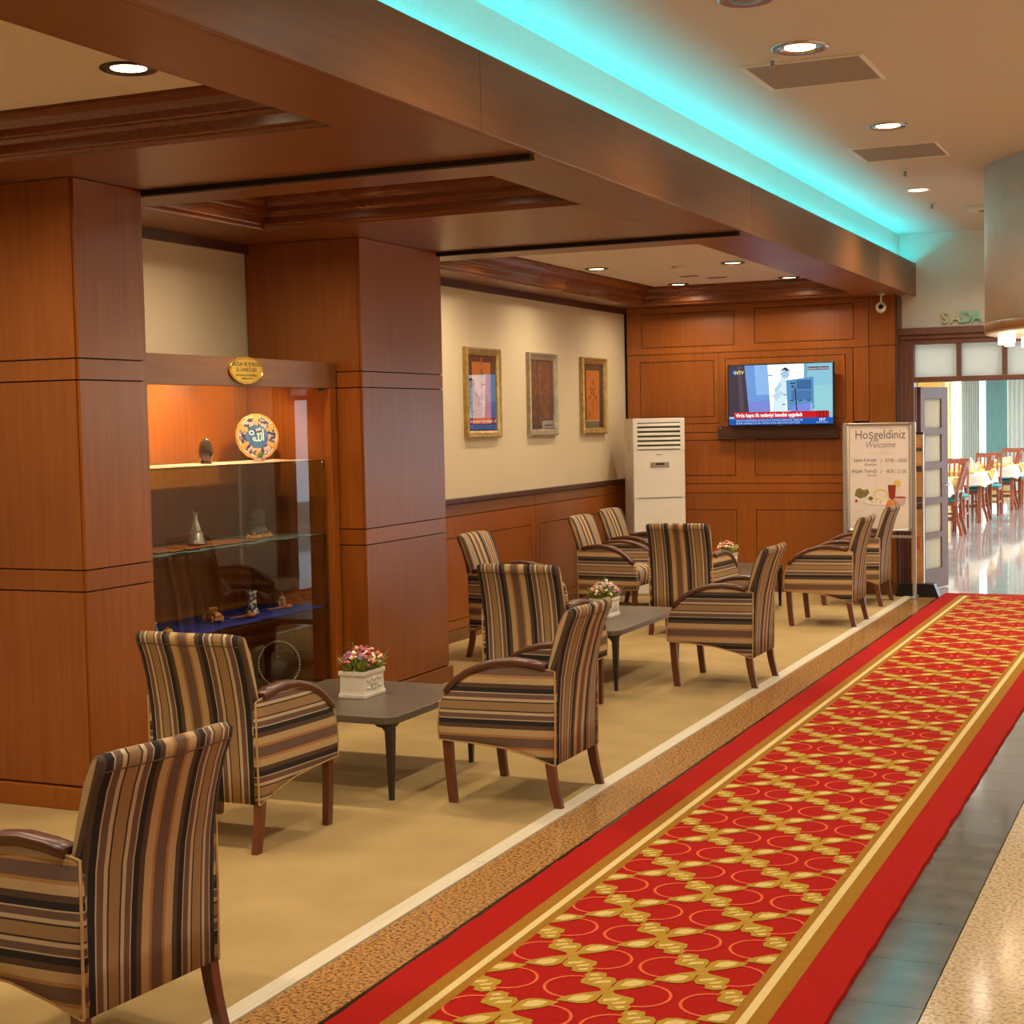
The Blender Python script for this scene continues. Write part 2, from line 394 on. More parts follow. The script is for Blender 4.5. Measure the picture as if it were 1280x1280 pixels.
for k, (y0, y1, a, b, c, d) in enumerate(bays):
    xs, ys = [XL, a, b, -2.4402], [y0, c, d, y1]
    # boards: two long sides and two cross beams, mitre-free butt joints
    for (x0, x1, q0, q1, mm) in ((XL, a, c, d, wood_y), (b, -2.4402, y0, y1, wood_y), (XL, b, y0, c, wood_x), (XL, b, d, y1, wood_x)):
        MB().box(x0+.0005, x1-.0005, q0+.0005, q1-.0005, ZS, ZS+.03).build('soffit_board', mm, soffit)
    mb = MB(); rings = []
    for i, z in prof: rings.append([(a+i, c+i, z), (b-i, c+i, z), (b-i, d-i, z), (a+i, d-i, z)])
    # split per side so the corners stay crisp
    for sidx in range(4):
        t = (sidx+1) % 4
        mb.loft([[r[sidx], r[t]] for r in rings], 0, False, False, False)
    MBc = mb.build('coffer_moulding', mould, soffit, fix=False)
    MB().box(a+.17, b-.17, c+.17, d-.17, ZS+.156, ZS+.19).build('coffer_ceiling', plaster, soffit)
    if k < 2: MB().box(XL, -2.4402, y1+.0005, y1+.0445, ZS-.022, ZS+.03).build('joint_shade_strip', wood_gap, soffit)  # dark strip added to stand for the shadow gap at the joint
for y0 in range(3): pass
# fascia along the corridor: separate boards
ys = [-4, 1.09, 5.19, 8.84, 12.6, 14.30]
fascia = group_root('trim_2')
for y0, y1 in zip(ys, ys[1:]):
    MB().box(-2.44, XF, y0+.001, y1-.001, ZS, 2.94).build('fascia_board', wood_y, fascia, .002)
# dark crown under the soffit, along the lounge wall
structure(MB().box(XL, XL+.03, -1, 14.1, 2.60, ZS).build('trim_3', wood_dark))

# ================================================================== WALLS
wl = structure(MB().box(-5.3, XL, -4, 14.4, 0, 2.95).build('wall_left', wallpaper))
fL = lambda u, v, d: (XL+d, u, v)
# wainscot of bay three
structure(MB().box(XL, XL+.012, 8.72, 14.1, .09, 1.01).build('wainscot_backing', wood_gap, wl))
D0, D1 = .012, .03
panel(wl, wood_y, fL, 8.72, 11.81, .923, 1.012, D0, D1); panel(wl, wood_y, fL, 11.81, 14.09, .923, 1.012, D0, D1)
panel(wl, wood_v, fL, 8.72, 11.81, .09, .923, D0, D1, [(9.63, 10.594, .16, .765), (10.763, 11.728, .16, .765)])
panel(wl, wood_v, fL, 11.81, 14.09, .09, .923, D0, D1, [(11.894, 12.86, .16, .765), (13.03, 13.95, .16, .765)])
MB().box(XL, XL+.045, 8.72, 14.09, 1.012, 1.052).build('wainscot_cap', wood_dark, wl, .006)
structure(MB().box(XL, XL+.035, 8.72, 14.09, 0, .088).build('baseboard_left', wood_y, None, .003))

wb = structure(MB().box(-5.3, -2.56, YB+.012, YB+.3, 0, 2.95).build('wall_back', wood_gap))
fB = lambda u, v, d: (u, YB-d, v)
PX0, PX1, PXS = XL+.03, -2.555, -2.79
d0, d1 = -.012, .012
panel(wb, wood_v, fB, PX0, PXS, 2.21, ZS, d0, d1, [(-4.92, -4.02, 2.275, 2.588), (-3.828, -2.924, 2.282, 2.60)])
panel(wb, wood_v, fB, PX0, -4.17, 1.555, 2.21, d0, d1, [(-4.94, -4.22, 1.62, 2.14)])
panel(wb, wood_v, fB, -4.17, -2.93, 1.53, 2.21, d0, d1+.012, [(-4.105, -2.998, 1.58, 2.148)])
panel(wb, wood_v, fB, -2.93, PXS, 1.53, 2.21, d0, d1)
panel(wb, wood_v, fB, PX0, PXS, 1.473, 1.53 if False else 1.555, d0, d1)
panel(wb, wood_v, fB, PX0, PXS, .997, 1.473, d0, d1, [(-4.94, -4.02, 1.072, 1.40), (-3.838, -2.93, 1.072, 1.40)])
panel(wb, wood_v, fB, PX0, PXS, .91, .997, d0, d1)
panel(wb, wood_v, fB, PX0, PXS, .10, .91, d0, d1, [(-4.94, -4.018, .17, .752), (-3.829, -2.93, .17, .752)])
for z0, z1 in ((.10, .95), (.95, 1.53), (1.53, 2.217), (2.217, ZS)): panel(wb, wood_v, fB, PXS, PX1, z0, z1, d0, d1)
structure(MB().box(PX0, PX1, YB-.02, YB+.012, 0, .098).build('baseboard_back', wood_y, None, .003))
structure(MB().box(PX1, PX1+.02, YB-.016, YB+.26, 0, ZS).build('trim_4', wood_dark))

# end wall of the corridor over the portal, and portal
YP = 14.30
structure(MB().box(-2.60, .02, YP, YP+.12, 2.36, 3.2).build('wall_end', white_wall))
structure(MB().box(.02, 4.2, YP, YP+.12, 0, 3.2).build('wall_end_right', white_wall))
structure(MB().box(-7, -2.56, YP+.1, YP+.2, 0, 3.2).build('wall_dining_near', yellow_wall))
structure(MB().box(4.0, 4.2, -4, 14.4, 0, 3.2).build('wall_right', wallpaper))
structure(MB().box(-5.3, 4.2, -4.2, -4, 0, 3.3).build('wall_behind', wallpaper))

door = group_root('door_1')
def stepped_jamb(x0, sgn):
    mb = MB(); w = [0, .055, .095, .15]; ds = [.10, .075, .055]
    for i in range(3):
        a, b = x0+sgn*w[i], x0+sgn*w[i+1]
        mb.box(min(a, b), max(a, b), YP-ds[i], YP+.10, 0, 2.22)
    return mb
stepped_jamb(-2.575, 1).build('door_jamb', wood_door, door, .003)
stepped_jamb(.045, -1).build('door_jamb', wood_door, door, .003)
mb = MB()
for i, (z0, z1, dd) in enumerate(((2.22, 2.265, .055), (2.265, 2.305, .075), (2.305, 2.365, .10))):
    mb.box(-2.575, .045, YP-dd, YP+.10, z0, z1)
mb.build('door_lintel', wood_door, door, .003)
MB().box(-2.425, -.105, YP-.05, YP+.09, 1.885, 1.93).build('transom_bar', wood_door, door, .003)
px = [-2.425+i*(2.32/6) for i in range(7)]
for i, x in enumerate(px[1:-1]): MB().box(x-.02, x+.02, YP-.045, YP+.085, 1.93, 2.22).build('mullion', wood_door, door, .003)
for i in range(6):
    a, b = px[i]+(.02 if i else 0), px[i+1]-(.02 if i < 5 else 0)
    mb = MB()
    ins = .022
    o = [(a, 1.93), (b, 1.93), (b, 2.22), (a, 2.22)]; n = [(a+ins, 1.93+ins), (b-ins, 1.93+ins), (b-ins, 2.22-ins), (a+ins, 2.22-ins)]
    mb.add([(p[0], YP+.02, p[1]) for p in o]+[(p[0], YP+.008, p[1]) for p in n], [(0,1,5,4),(1,2,6,5),(2,3,7,6),(3,0,4,7),(4,5,6,7)])
    mb.add([(p[0], YP+.03, p[1]) for p in o], [(3, 2, 1, 0)])
    mb.build('pane', frost, door)
# glazed leaf, swung open into the dining room
leaf = group_root('door_2'); leaf.location = (-2.405, 14.37, 0)
leaf.rotation_euler = (0, 0, math.atan2(.52, .155))
LW, LH = .55, 1.845
zs = [(.19, .475), (.525, .785), (.84, 1.105), (1.165, 1.415), (1.475, 1.74)]
mb = MB(); x0, x1 = .08, LW-.13
mb.box(0, x0, -.02, .02, .012, LH); mb.box(x1, LW, -.02, .02, .012, LH)
edges = [.012]+[z for p in zs for z in p]+[LH]
for i in range(0, len(edges), 2): mb.box(x0, x1, -.02, .02, edges[i], edges[i+1])
mb.build('door_frame', wood_door, leaf)
for z0, z1 in zs:
    MB().box(x0, x1, -.006, .006, z0, z1).build('pane', frost, leaf)
MB().tube([(LW-.06, -.02, .95), (LW-.06, -.06, .95), (LW-.16, -.06, .95)], .008, 8).build('door_handle', chrome, leaf)

# ------------------------------------------------------------------ columns
def column(n, y0, y1, xf):
    c = structure(MB().box(XL, xf-.018, y0+.018, y1-.018, 0, ZS).build('column', wood_gap))
    fF = lambda u, v, d: (u, y0+.018-d, v); fR = lambda u, v, d: (xf-.018+d, u, v); fK = lambda u, v, d: (u, y1-.018+d, v)
    zz = [(.10, .928), (.928, 1.019), (1.019, 1.815), (1.815, 1.905), (1.905, ZS)]
    for z0, z1 in zz:
        panel(c, wood_v, fF, XL+.01, xf-.012, z0, z1, 0, .018)
        panel(c, wood_v, fR, y0+.006, y1-.004, z0, z1, 0, .018)
    panel(c, wood_v, fK, XL+.01, xf-.012, .10, ZS, 0, .018)
    MB().box(XL, xf+.018, y0-.018, y1+.018, 0, .095).build('plinth', wood_v, c, .004)
    return c
column(1, 5.235, 5.70, -4.297)
column(2, 7.70, 8.72, -4.345)

# ================================================================== ARMCHAIRS
def make_armchair():
    t = thing('armchair', 'x', 'armchair')
    # back: lofted padded slab, bowed in plan, rolled top
    prof = [(-.255,.185),(-.256,.30),(-.258,.42),(-.264,.54),(-.282,.65),(-.308,.74),(-.334,.805),(-.338,.828),(-.326,.842),(-.306,.838),(-.292,.822),
            (-.268,.76),(-.238,.66),(-.212,.565),(-.196,.47),(-.19,.38),(-.19,.28),(-.20,.19)]
    rings = []; n = 17
    for i in range(n):
        a = -1+2*i/(n-1); e = 1-abs(a)**10*.012
        ring_ = []
        for j, (y, z) in enumerate(prof):
            front = j >= 10
            bow = -.03*(1-a*a)*min(1, max(0, (z-.25)/.4))
            bulge = (.018*(1-a**4)*math.sin(max(0, min(1, (z-.42)/.4))*PI)) if front else -.004*(1-a**6)
            hw = .229+.007*min(1, max(0, (z-.18)/.6))
            zz = z-(.010*(a**6) if z > .79 else 0)
            ring_.append((a*hw*(1-.012*(abs(a) > .999)), y+bow+bulge, zz))
        rings.append(ring_)
    # round the ends
    def shrink(r, k, dx):
        cy = sum(p[1] for p in r)/len(r); 
        out = []
        for x, y, z in r:
            j = min(range(len(r)), key=lambda q: abs(r[q][2]-z) + (0 if (r[q][1]-y) else 9))
            out.append((x+dx, y+(r[j][1]-y)*k*.5, z-(k*.012 if z > .8 else 0)))
        return out
    rings = [shrink(rings[0], .35, -.008)]+rings+[shrink(rings[-1], .35, .008)]
    bk = MB().loft(rings, 0, True).build('backrest', [fab_x, fab_e], t)
    for p in bk.data.polygons:
        if abs(p.normal.x) > .75 and abs(p.center.x) > .2: p.material_index = 1
    # piping seam on the back below the roll
    pts = [(-.228+.456*i/16, -.03*(1-(-1+i/8)**2)-.3345, .795-.004*(-1+i/8)**6) for i in range(17)]
    MB().tube(pts, .0022, 6).build('seam', seam_m, bk)
    # seat cushion
    rings = []
    for i in range(11):
        a = -1+i/5; x = a*.236
        top = .43+.018*(1-a**4)
        rings.append([(x, -.20, .30), (x, -.20, top-.01), (x, -.05, top+.004), (x, .12, top+.006), (x, .21, top-.004), (x, .245, top-.025), (x, .255, top-.06), (x, .25, .34), (x, .235, .29), (x, .1, .285)])
    MB().loft(rings, 0, True).build('seat', fab_x, t)
    side = [(-.253,.182),(-.15,.217),(-.03,.247),(.10,.262),(.20,.268),(.258,.272),(.262,.33),(.257,.39),(.244,.445),(.218,.492),(.17,.535),(.10,.567),(.02,.588),(-.07,.598),(-.16,.592),(-.235,.580),(-.258,.575),(-.257,.40)]
    arm_top = [(-.222,.603),(-.16,.617),(-.08,.626),(0,.620),(.07,.602),(.13,.575),(.18,.541),(.215,.507),(.232,.482)]
    for s in (-1, 1):
        def fs(a, b, d, s=s): return (s*(.249+.043*(a+.25)/.5 - d), a, b)
        mb = MB()
        # outer face slightly padded: rim + centre ring
        n_ = len(side); ca = sum(p[0] for p in side)/n_; cb = sum(p[1] for p in side)/n_
        def inset(k): return [(ca+(p[0]-ca)*k, cb+(p[1]-cb)*k) for p in side]
        ring0 = [fs(a, b, .045) for a, b in side]; ring1 = [fs(a, b, .004) for a, b in side]
        ring2 = [fs(a, b, -.001) for a, b in inset(.96)]; ring3 = [fs(a, b, -.006) for a, b in inset(.75)]; ring4 = [fs(a, b, -.007) for a, b in inset(.3)]
        mb.loft([ring0, ring1, ring2, ring3, ring4], 0, True)
        sp = mb.build('side_panel', fab_z, t)
        MB().tube([fs(a, b, .003) for a, b in side+side[:1]], .004, 6, cap=False).build('piping', piping_m, sp)
        rings = []
        for i, (a, b) in enumerate(arm_top):
            p0 = arm_top[max(i-1, 0)]; p1 = arm_top[min(i+1, len(arm_top)-1)]
            tx, tz = p1[0]-p0[0], p1[1]-p0[1]; l = math.hypot(tx, tz); nx, nz = -tz/l, tx/l
            w0, w1 = .255+.043*(a+.25)/.5+.006, .255+.043*(a+.25)/.5-.052; th = .028 if i < len(arm_top)-1 else .022
            q = []
            for ww, k in ((w0-.006, 0), (w1+.006, 0), (w1, -.3), (w1, -.75), (w1+.006, -1), (w0-.006, -1), (w0, -.75), (w0, -.3)):
                q.append((s*ww, a+nx*th*k, b+nz*th*k))
            rings.append(q)
        MB().loft(rings, 0, True).build('arm', wood_arm, t)
        def leg(p0, p1, w0, w1, bend):
            rr = []
            for i in range(6):
                k = i/5; c = Vector(p0).lerp(Vector(p1), k); c.y += bend*math.sin(PI*k); w = w0+(w1-w0)*k
                rr.append([(c.x-w*.8, c.y-w, c.z), (c.x+w*.8, c.y-w, c.z), (c.x+w*.8, c.y+w, c.z), (c.x-w*.8, c.y+w, c.z)])
            return MB().loft(rr, 0, False).build('leg', wood_leg, t, .003)
        leg((s*.258, .232, .30), (s*.262, .208, 0), .021, .018, .003)
        leg((s*.232, -.225, .22), (s*.236, -.266, 0), .021, .018, .006)
    return t
chair = make_armchair()
CH = [
 ((-2.70, 3.22), 84, 'striped armchair nearest the camera at lower left, mostly its back and one arm showing'),
 ((-3.51, 5.175), 0, 'striped armchair in front of the glass display cabinet, back turned to the viewer'),
 ((-2.72, 6.15), 90, 'striped armchair beside the red runner, side-on next to the first low table with flowers'),
 ((-3.42, 8.03), 0, 'striped armchair with its back turned, between the second column and the middle table'),
 ((-2.72, 9.20), 90, 'striped armchair by the runner, side-on at the middle low table with white flower planter'),
 ((-3.58, 11.30), 0, 'striped armchair with its back to the viewer standing before the air conditioner and last table'),
 ((-2.73, 12.06), 90, 'striped armchair side-on in front of the welcome sign, the nearer of the pair there'),
 ((-2.79, 13.43), 90, 'striped armchair right at the welcome sign, the farther of the pair there'),
 ((-4.385, 9.87), -90, 'striped armchair half hidden behind the second wooden column'),
 ((-4.36, 11.84), -90, 'striped armchair facing the corridor by the wainscot, below the middle framed picture'),
 ((-4.45, 12.75), -90, 'striped armchair facing the corridor beside the white air conditioner, next to the wall'),
]
for i, ((x, y), a, lab) in enumerate(CH):
    if i == 0:
        chair.location = (x, y, 0); chair.rotation_euler = (0, 0, math.radians(a)); chair['label'] = lab; chair['group'] = 'striped lounge armchairs'
    else: instance(chair, (x, y, 0), math.radians(a), lab, 'striped lounge armchairs')

# ================================================================== LOW TABLES
def low_table(x0, x1, y0, y1, label, z=.36):
    t = thing('coffee_table', label, 'table', ((x0+x1)/2, (y0+y1)/2, 0), 0, 'low lounge tables')
    w, d = (x1-x0)/2, (y1-y0)/2; c = .045
    poly = [(-w+c, -d), (w-c, -d), (w, -d+c), (w, d-c), (w-c, d), (-w+c, d), (-w, d-c), (-w, -d+c)]
    MB().prism(poly, z-.032, z, lambda a, b, h: (a, b, h)).build('tabletop', table_wood, t, .003)
    for sx in (-1, 1):
        for sy in (-1, 1):
            mb = MB(); cx, cy = sx*(w-.03), sy*(d-.03)
            mb.loft([[(cx-r, cy-r, h), (cx+r, cy-r, h), (cx+r, cy+r, h), (cx-r, cy+r, h)] for r, h in ((.009, 0), (.017, .27), (.018, z-.03))], 0, False)
            # shaped bracket under the top
            br = [(0, z-.033), (.075, z-.033), (.06, z-.045), (.035, z-.05), (.02, z-.07), (0, z-.075)]
            mb.prism([(cx-sx*a, b) for a, b in br], cy-.008, cy+.008, lambda a, b, h: (a, h, b))
            mb.prism([(cy-sy*a, b) for a, b in br], cx-.008, cx+.008, lambda a, b, h: (h, a, b))
            mb.build('leg', table_metal, t)
    return t
low_table(-3.97, -3.165, 5.80, 6.65, 'low dark wooden table before the cabinet corner, nearest of the three tables')
low_table(-3.98, -3.19, 8.64, 9.86, 'low dark wooden table at mid lounge between two side-on armchairs')
low_table(-4.06, -3.32, 11.86, 13.08, 'low dark wooden table near the end wall with a remote control on it')
# remote
t = thing('remote_control', 'small black remote control lying on the last low table', 'remote control', (-3.50, 12.19, .36), .5)
MB().box(-.022, .022, -.075, .075, 0, .018).build('body', black, t, .006)
mb = MB()
for i in range(3):
    for j in range(5): mb.box(-.014+i*.011, -.007+i*.011, -.05+j*.02, -.038+j*.02, .0178, .0195)
mb.build('button', grey_plastic, t)['kind'] = 'stuff'

# ================================================================== FLOWER PLANTERS
fcols = {'pink': (214, 110, 110), 'rose': (176, 40, 62), 'cream': (236, 220, 186), 'lilac': (150, 112, 160), 'white': (236, 232, 214), 'peach': (226, 150, 120)}
fm = {k: noisy('petal_'+k, v, tuple(min(255, q+18) for q in v), (1, 1, 1), 60, .8) for k, v in fcols.items()}
leaf_m = noisy('flower_leaf', (92, 112, 38), (140, 150, 52), (1, 1, 1), 30, .7)
leaf_y = noisy('flower_leaf_lime', (150, 160, 50), (190, 190, 80), (1, 1, 1), 30, .7)
def planter(loc, rz, label, pal, style, seed):
    rnd = random.Random(seed)
    t = thing('flower_planter', label, 'planter', loc, rz, 'white planters of small flowers')
    w, d, h = .066, .096, .122
    mb = MB()
    def rr(k, z): return [(-w*k, -d-(w*(k-1)), z), (w*k, -d-(w*(k-1)), z), (w*k, d+(w*(k-1)), z), (-w*k, d+(w*(k-1)), z)]
    mb.loft([rr(1.06, 0), rr(1.06, .014), rr(1.0, .02), rr(.97, .03), rr(.95, .09), rr(.97, .096), rr(1.05, .104), rr(1.05, .12), rr(.92, .122), rr(.9, .10)], 0, False)
    pot = mb.build('pot', ceramic, t, .0025)
    mb = MB(); x = w*.965
    if style == 0:   # embossed blossoms and leaves on the long face
        for k in range(6):
            a = k*PI/3; mb.ell((x, .022*math.cos(a)+.0, .06+.022*math.sin(a)), .006, .013, .013, 8, 5)
        mb.ell((x+.002, 0, .06), .008, .009, .009, 8, 5)
        for sx, sy in ((-1, -1), (1, -1), (-1, 1), (1, 1)): mb.ell((x, .052*sx, .06+.018*sy), .005, .022, .008, 8, 5)
        for sx in (-1, 1): mb.ell((-.0+.0, 0, -1), .001, .001, .001, 4, 3) if False else None
    else:            # lattice relief
        for k in range(-3, 4):
            for s in (-1, 1):
                p0, p1 = (x, k*.03-.03, .032), (x, k*.03+.03, .09)
                if s < 0: p0, p1 = (x, k*.03+.03, .032), (x, k*.03-.03, .09)
                if abs(p0[1]) < .098 and abs(p1[1]) < .098: mb.tube([p0, p1], .004, 6)
    mb.build('relief', ceramic, pot)
    # greenery: many narrow leaves, one part
    mb = MB()
    for k in range(420):
        a = rnd.uniform(0, 2*PI); b = Vector((rnd.uniform(-w, w)*.8, rnd.uniform(-d, d)*.85, .115))
        e = b+Vector((math.cos(a)*rnd.uniform(.0, .05)+b.x*.5, math.sin(a)*rnd.uniform(0, .06)+b.y*.45, rnd.uniform(.02, .085)))
        s_ = Vector((-math.sin(a), math.cos(a), 0))*rnd.uniform(.003, .006); mid = b.lerp(e, .55)+Vector((0, 0, .01))
        mb.add([b, mid+s_, e, mid-s_], [(0, 1, 2, 3)], rnd.choice((0, 1) if style == 0 else (0, 1, 1, 1)))
    o = mb.build('foliage', [leaf_m, leaf_y], t, fix=False); o['kind'] = 'stuff'
    for k in range(9):   # wispy stems
        a = rnd.uniform(0, 2*PI); r = rnd.uniform(.05, .11); hh = rnd.uniform(.05, .13)
        b = Vector((0, rnd.uniform(-.06, .06), .12))
        MB().tube([b, b+Vector((math.cos(a)*r*.4, math.sin(a)*r*.4, hh)), b+Vector((math.cos(a)*r*1.1, math.sin(a)*r*1.1, hh*.85))], .0012, 4).build('stem', leaf_m, t)
    meshes = {}
    def bloom(kind, m):
        key = (kind, m)
        if key not in meshes:
            mb = MB()
            if kind == 0:
                for q in range(5):
                    a = q*2*PI/5; mb.ell((.008*math.cos(a), .008*math.sin(a), 0), .008, .008, .006, 6, 4)
                mb.ell((0, 0, .003), .006, .006, .005, 6, 4)
            else:
                mb.ell((0, 0, 0), .015, .015, .014, 8, 5); mb.ell((0, 0, .008), .009, .009, .010, 6, 4)
            o = mb.build('flower', fm[m], t); meshes[key] = o.data; return o
        o = D.objects.new('flower', meshes[key]); COL.objects.link(o); o.parent = t; return o
    for k in range(84):
        a = rnd.uniform(0, 2*PI); rr_ = math.sqrt(rnd.random())
        x_, y_ = rr_*math.cos(a), rr_*math.sin(a)
        o = bloom(rnd.choice((0, 0, 1)), rnd.choice(pal))
        o.location = (x_*(w+.025), y_*(d+.03), .153+.06*(1-rr_*rr_)+rnd.uniform(-.012, .014))
        o.rotation_euler = (rnd.uniform(-.6, .6)+y_*-.6, x_*.7, rnd.uniform(0, 6)); s_ = rnd.uniform(.55, .92); o.scale = (s_, s_, s_)
    return t
planter((-3.577, 6.27, .36), 0, 'white ceramic planter of pink, rose and cream flowers on the nearest low table', ['pink', 'rose', 'cream', 'peach', 'lilac', 'cream'], 0, 1)
planter((-3.52, 9.29, .36), 0, 'white lattice planter of lilac and lime flowers on the middle low table', ['lilac', 'white', 'cream', 'white', 'peach'], 1, 2)
planter((-3.68, 12.60, .36), 0, 'white planter of red and pink flowers on the farthest low table', ['pink', 'rose', 'cream', 'peach', 'white', 'rose'], 1, 3)

# ================================================================== DISPLAY CABINET
cab = thing('display_cabinet', 'built-in wooden display cabinet with lit glass shelves between the two columns', 'cabinet', (0, 0, 0))
CX0, CX1, CY0, CY1, CT = XL, -4.50, 5.72, 7.682, 1.958
MB().box(CX1-.03, CX1, CY0, CY1, 1.813, CT).build('header', wood_y, cab, .002)
MB().box(CX0+.005, CX1-.031, CY0, CY1, CT-.025, CT).build('top_board', wood_y, cab)
MB().box(CX0+.005, CX0+.02, CY0, CY1, .10, CT-.026).build('back_board', wood_v, cab)
for k, y in enumerate((CY0, CY1-.075)):
    MB().box(CX1-.045, CX1, y, y+.075, 0, 1.812).build('stile', wood_v, cab, .003)
for y in (CY0, CY1-.03): MB().box(CX0+.021, CX1-.046, y, y+.03, .16, CT-.026).build('side_board', wood_v, cab)
MB().box(CX0+.021, CX1-.046, CY0+.03, CY1-.03, .0, .15).build('bottom_board', wood_y, cab)
MB().box(CX1-.03, CX1-.005, CY0+.076, CY1-.076, 0, .12).build('plinth', wood_y, cab)
ysplit = 6.736
for a, b, x in ((CY0+.078, ysplit, CX1-.022), (ysplit-.012, CY1-.077, CX1-.032)):
    MB().box(x-.003, x+.003, a, b, .122, 1.811).build('glass_door', glass, cab)
MB().box(CX1-.026, CX1-.014, CY1-.15, CY1-.11, 1.80, 1.812).build('lock', black, cab)
for z in (1.415, .995, .588):
    MB().box(CX0+.03, CX1-.05, CY0+.032, CY1-.032, z-.008, z).build('glass_shelf', shelf_glass, cab)
    for y in (CY0+.036, CY1-.04): MB().lathe([(.006, 0), (.006, .03)], 8, 0, (CX1-.08, y, z-.04)).build('shelf_pin', chrome, cab)
for y in (6.10, 6.75, 7.35):
    MB().lathe([(.03, 0), (.03, .012), (.02, .014)], 14, 0, (-4.70, y, CT-.041)).build('puck_light', [chrome], cab)
    MB().lathe([(.02, 0), (.02, .002)], 14, 0, (-4.70, y, CT-.043)).build('puck_lens', lamp_on, cab)
spot('cabinet_spot_1', (-4.70, 6.10, CT-.05), 20, (1, .76, .42), 140, .7, .02, (0, .6, 0))
spot('cabinet_spot_2', (-4.70, 6.75, CT-.05), 50, (1, .76, .42), 140, .7, .02, (0, .6, 0))
spot('cabinet_spot_3', (-4.70, 7.35, CT-.05), 20, (1, .76, .42), 140, .7, .02, (0, .6, 0))
# plaque on the header
t = thing('name_plaque', 'oval brass plaque with engraved lettering on the cabinet header', 'plaque', (CX1, 6.775, 1.893))
fP = lambda a, b, d: (d, a, b)
mb = MB(); rings = [[fP(a, b, d) for a, b in ellp(0, 0, .152*k, .072*k, 40)] for k, d in ((1, .001), (1, .008), (.96, .011), (.94, .0085), (.5, .0085))]
mb.loft(rings, 0, False); pb = mb.build('plate', brass, t)
ink = mat('engraving', (70, 50, 20), .6)
mb = MB()
for s, z, sz in (('ULUSAL VE YÖRESEL', .022, .030), ('EL SANATLARI', -.006, .030), ('NATIONAL & TRADITIONAL', -.030, .016), ('HANDICRAFTS', -.047, .016)):
    text(mb, s, sz, fP, 0, z, .0092, 0, xs=.95)
rr_ = ellp(0, 0, .140, .062, 40); r2 = ellp(0, 0, .1385, .0605, 40)
mb.add([fP(a, b, .0092) for a, b in rr_+r2], [(i, (i+1) % 40, 40+(i+1) % 40, 40+i) for i in range(40)])
mb.build('lettering', ink, t, fix=False)
# ---- cloths on shelves
def shelf_cloth(name, label, y0, y1, x0, x1, z, m, seed):
    rnd = random.Random(seed); ny, nx = 28, 8; g = []
    for i in range(ny+1):
        for j in range(nx+1):
            y = y0+(y1-y0)*i/ny; x = x0+(x1-x0)*j/nx
            e = .012*math.sin(i*1.1+seed)+.008*math.sin(i*2.7)
            if j == nx: x += e
            h = .003+.006*max(0, math.sin(y*23+x*11+seed))*max(0, math.sin(x*17+seed*2))
            g.append((x, y, z+h))
    mb = MB(); n = nx+1
    top = [(i*n+j, (i+1)*n+j, (i+1)*n+j+1, i*n+j+1) for i in range(ny) for j in range(nx)]
    mb.add(g, top, 0, True)
    mb.add([(p[0], p[1], z+.0006) for p in g], [f[::-1] for f in top], 0, True)
    o = mb.build(name, m, None, fix=False); tag(o, label, 'cloth'); return o
pinkc = noisy('pink_cloth', (214, 150, 124), (230, 172, 146), (1, 1, 1), 30, .9)
tealc = noisy('grey_teal_cloth', (96, 108, 100), (118, 128, 118), (1, 1, 1), 40, .9)
bluec = noisy('blue_cloth', (22, 32, 120), (36, 50, 160), (1, 1, 1), 20, .85)
rugc = noisy('orange_rug', (150, 70, 30), (214, 140, 70), (1, 12, 1), 6, .9)
shelf_cloth('shelf_cloth', 'pink cloth spread over the upper glass shelf of the cabinet', 5.79, 7.56, -5.0, -4.57, 1.415, pinkc, 1)
shelf_cloth('shelf_cloth', 'grey-green cloth spread over the middle glass shelf', 5.79, 7.58, -5.0, -4.565, .995, tealc, 2)
shelf_cloth('shelf_cloth', 'blue cloth spread over the lower glass shelf', 5.9, 7.60, -5.0, -4.565, .588, bluec, 3)
o = shelf_cloth('shelf_rug', 'small orange patterned runner on the middle cabinet shelf under the figurine', 6.2, 7.05, -4.86, -4.63, 1.0045, rugc, 4)
ZT = {1: 1.420, 2: 1.001, 3: .594}
# egg shaped polished stone
t = thing('polished_stone', 'dark egg-shaped polished stone standing on the upper cabinet shelf', 'ornament', (-4.75, 6.765, ZT[1]))
mb = MB(); mb.lathe([(.002, 0), (.024, .002), (.036, .03), (.040, .06), (.036, .095), (.022, .125), (.002, .135)], 18, 0, sy=.75)
mb.build('body', noisy('dark_stone_gloss', (34, 26, 20), (64, 50, 36), (1, 1, 1), 30, .12), t)
MB().lathe([(.03, 0), (.03, .006)], 14).build('stand', wood_leg, t)
# ceramic plate
t = thing('ceramic_plate', 'round blue and gold painted ceramic plate with white calligraphy on the upper shelf', 'plate', (-4.86, 7.44, ZT[1]), 0)
t.rotation_euler = (0, 0, math.atan2(4.86, -7.44)+PI/2+PI)
A = math.radians(8); R0 = .128
Mt = Matrix.Translation((0, .02, .004)) @ Matrix.Rotation(-A, 4, 'X')
fD = lambda a, b, d: (a, -d, b+R0)     # faces local -Y
def scal(k, n=96): return [(R0*k*(1+.018*abs(math.sin(8*2*PI*i/n/1)))*math.cos(2*PI*i/n), R0*k*(1+.018*abs(math.sin(8*2*PI*i/n)))*math.sin(2*PI*i/n)) for i in range(n)]
pl_gold = noisy('plate_gold', (176, 132, 60), (204, 160, 84), (1, 1, 1), 80, .35)
pl_blue = noisy('plate_blue', (44, 92, 150), (60, 116, 172), (1, 1, 1), 40, .3)
pl_navy = noisy('plate_navy', (40, 40, 84), (190, 170, 170), (1, 1, 1), 55, .3, 3, .45, .55)
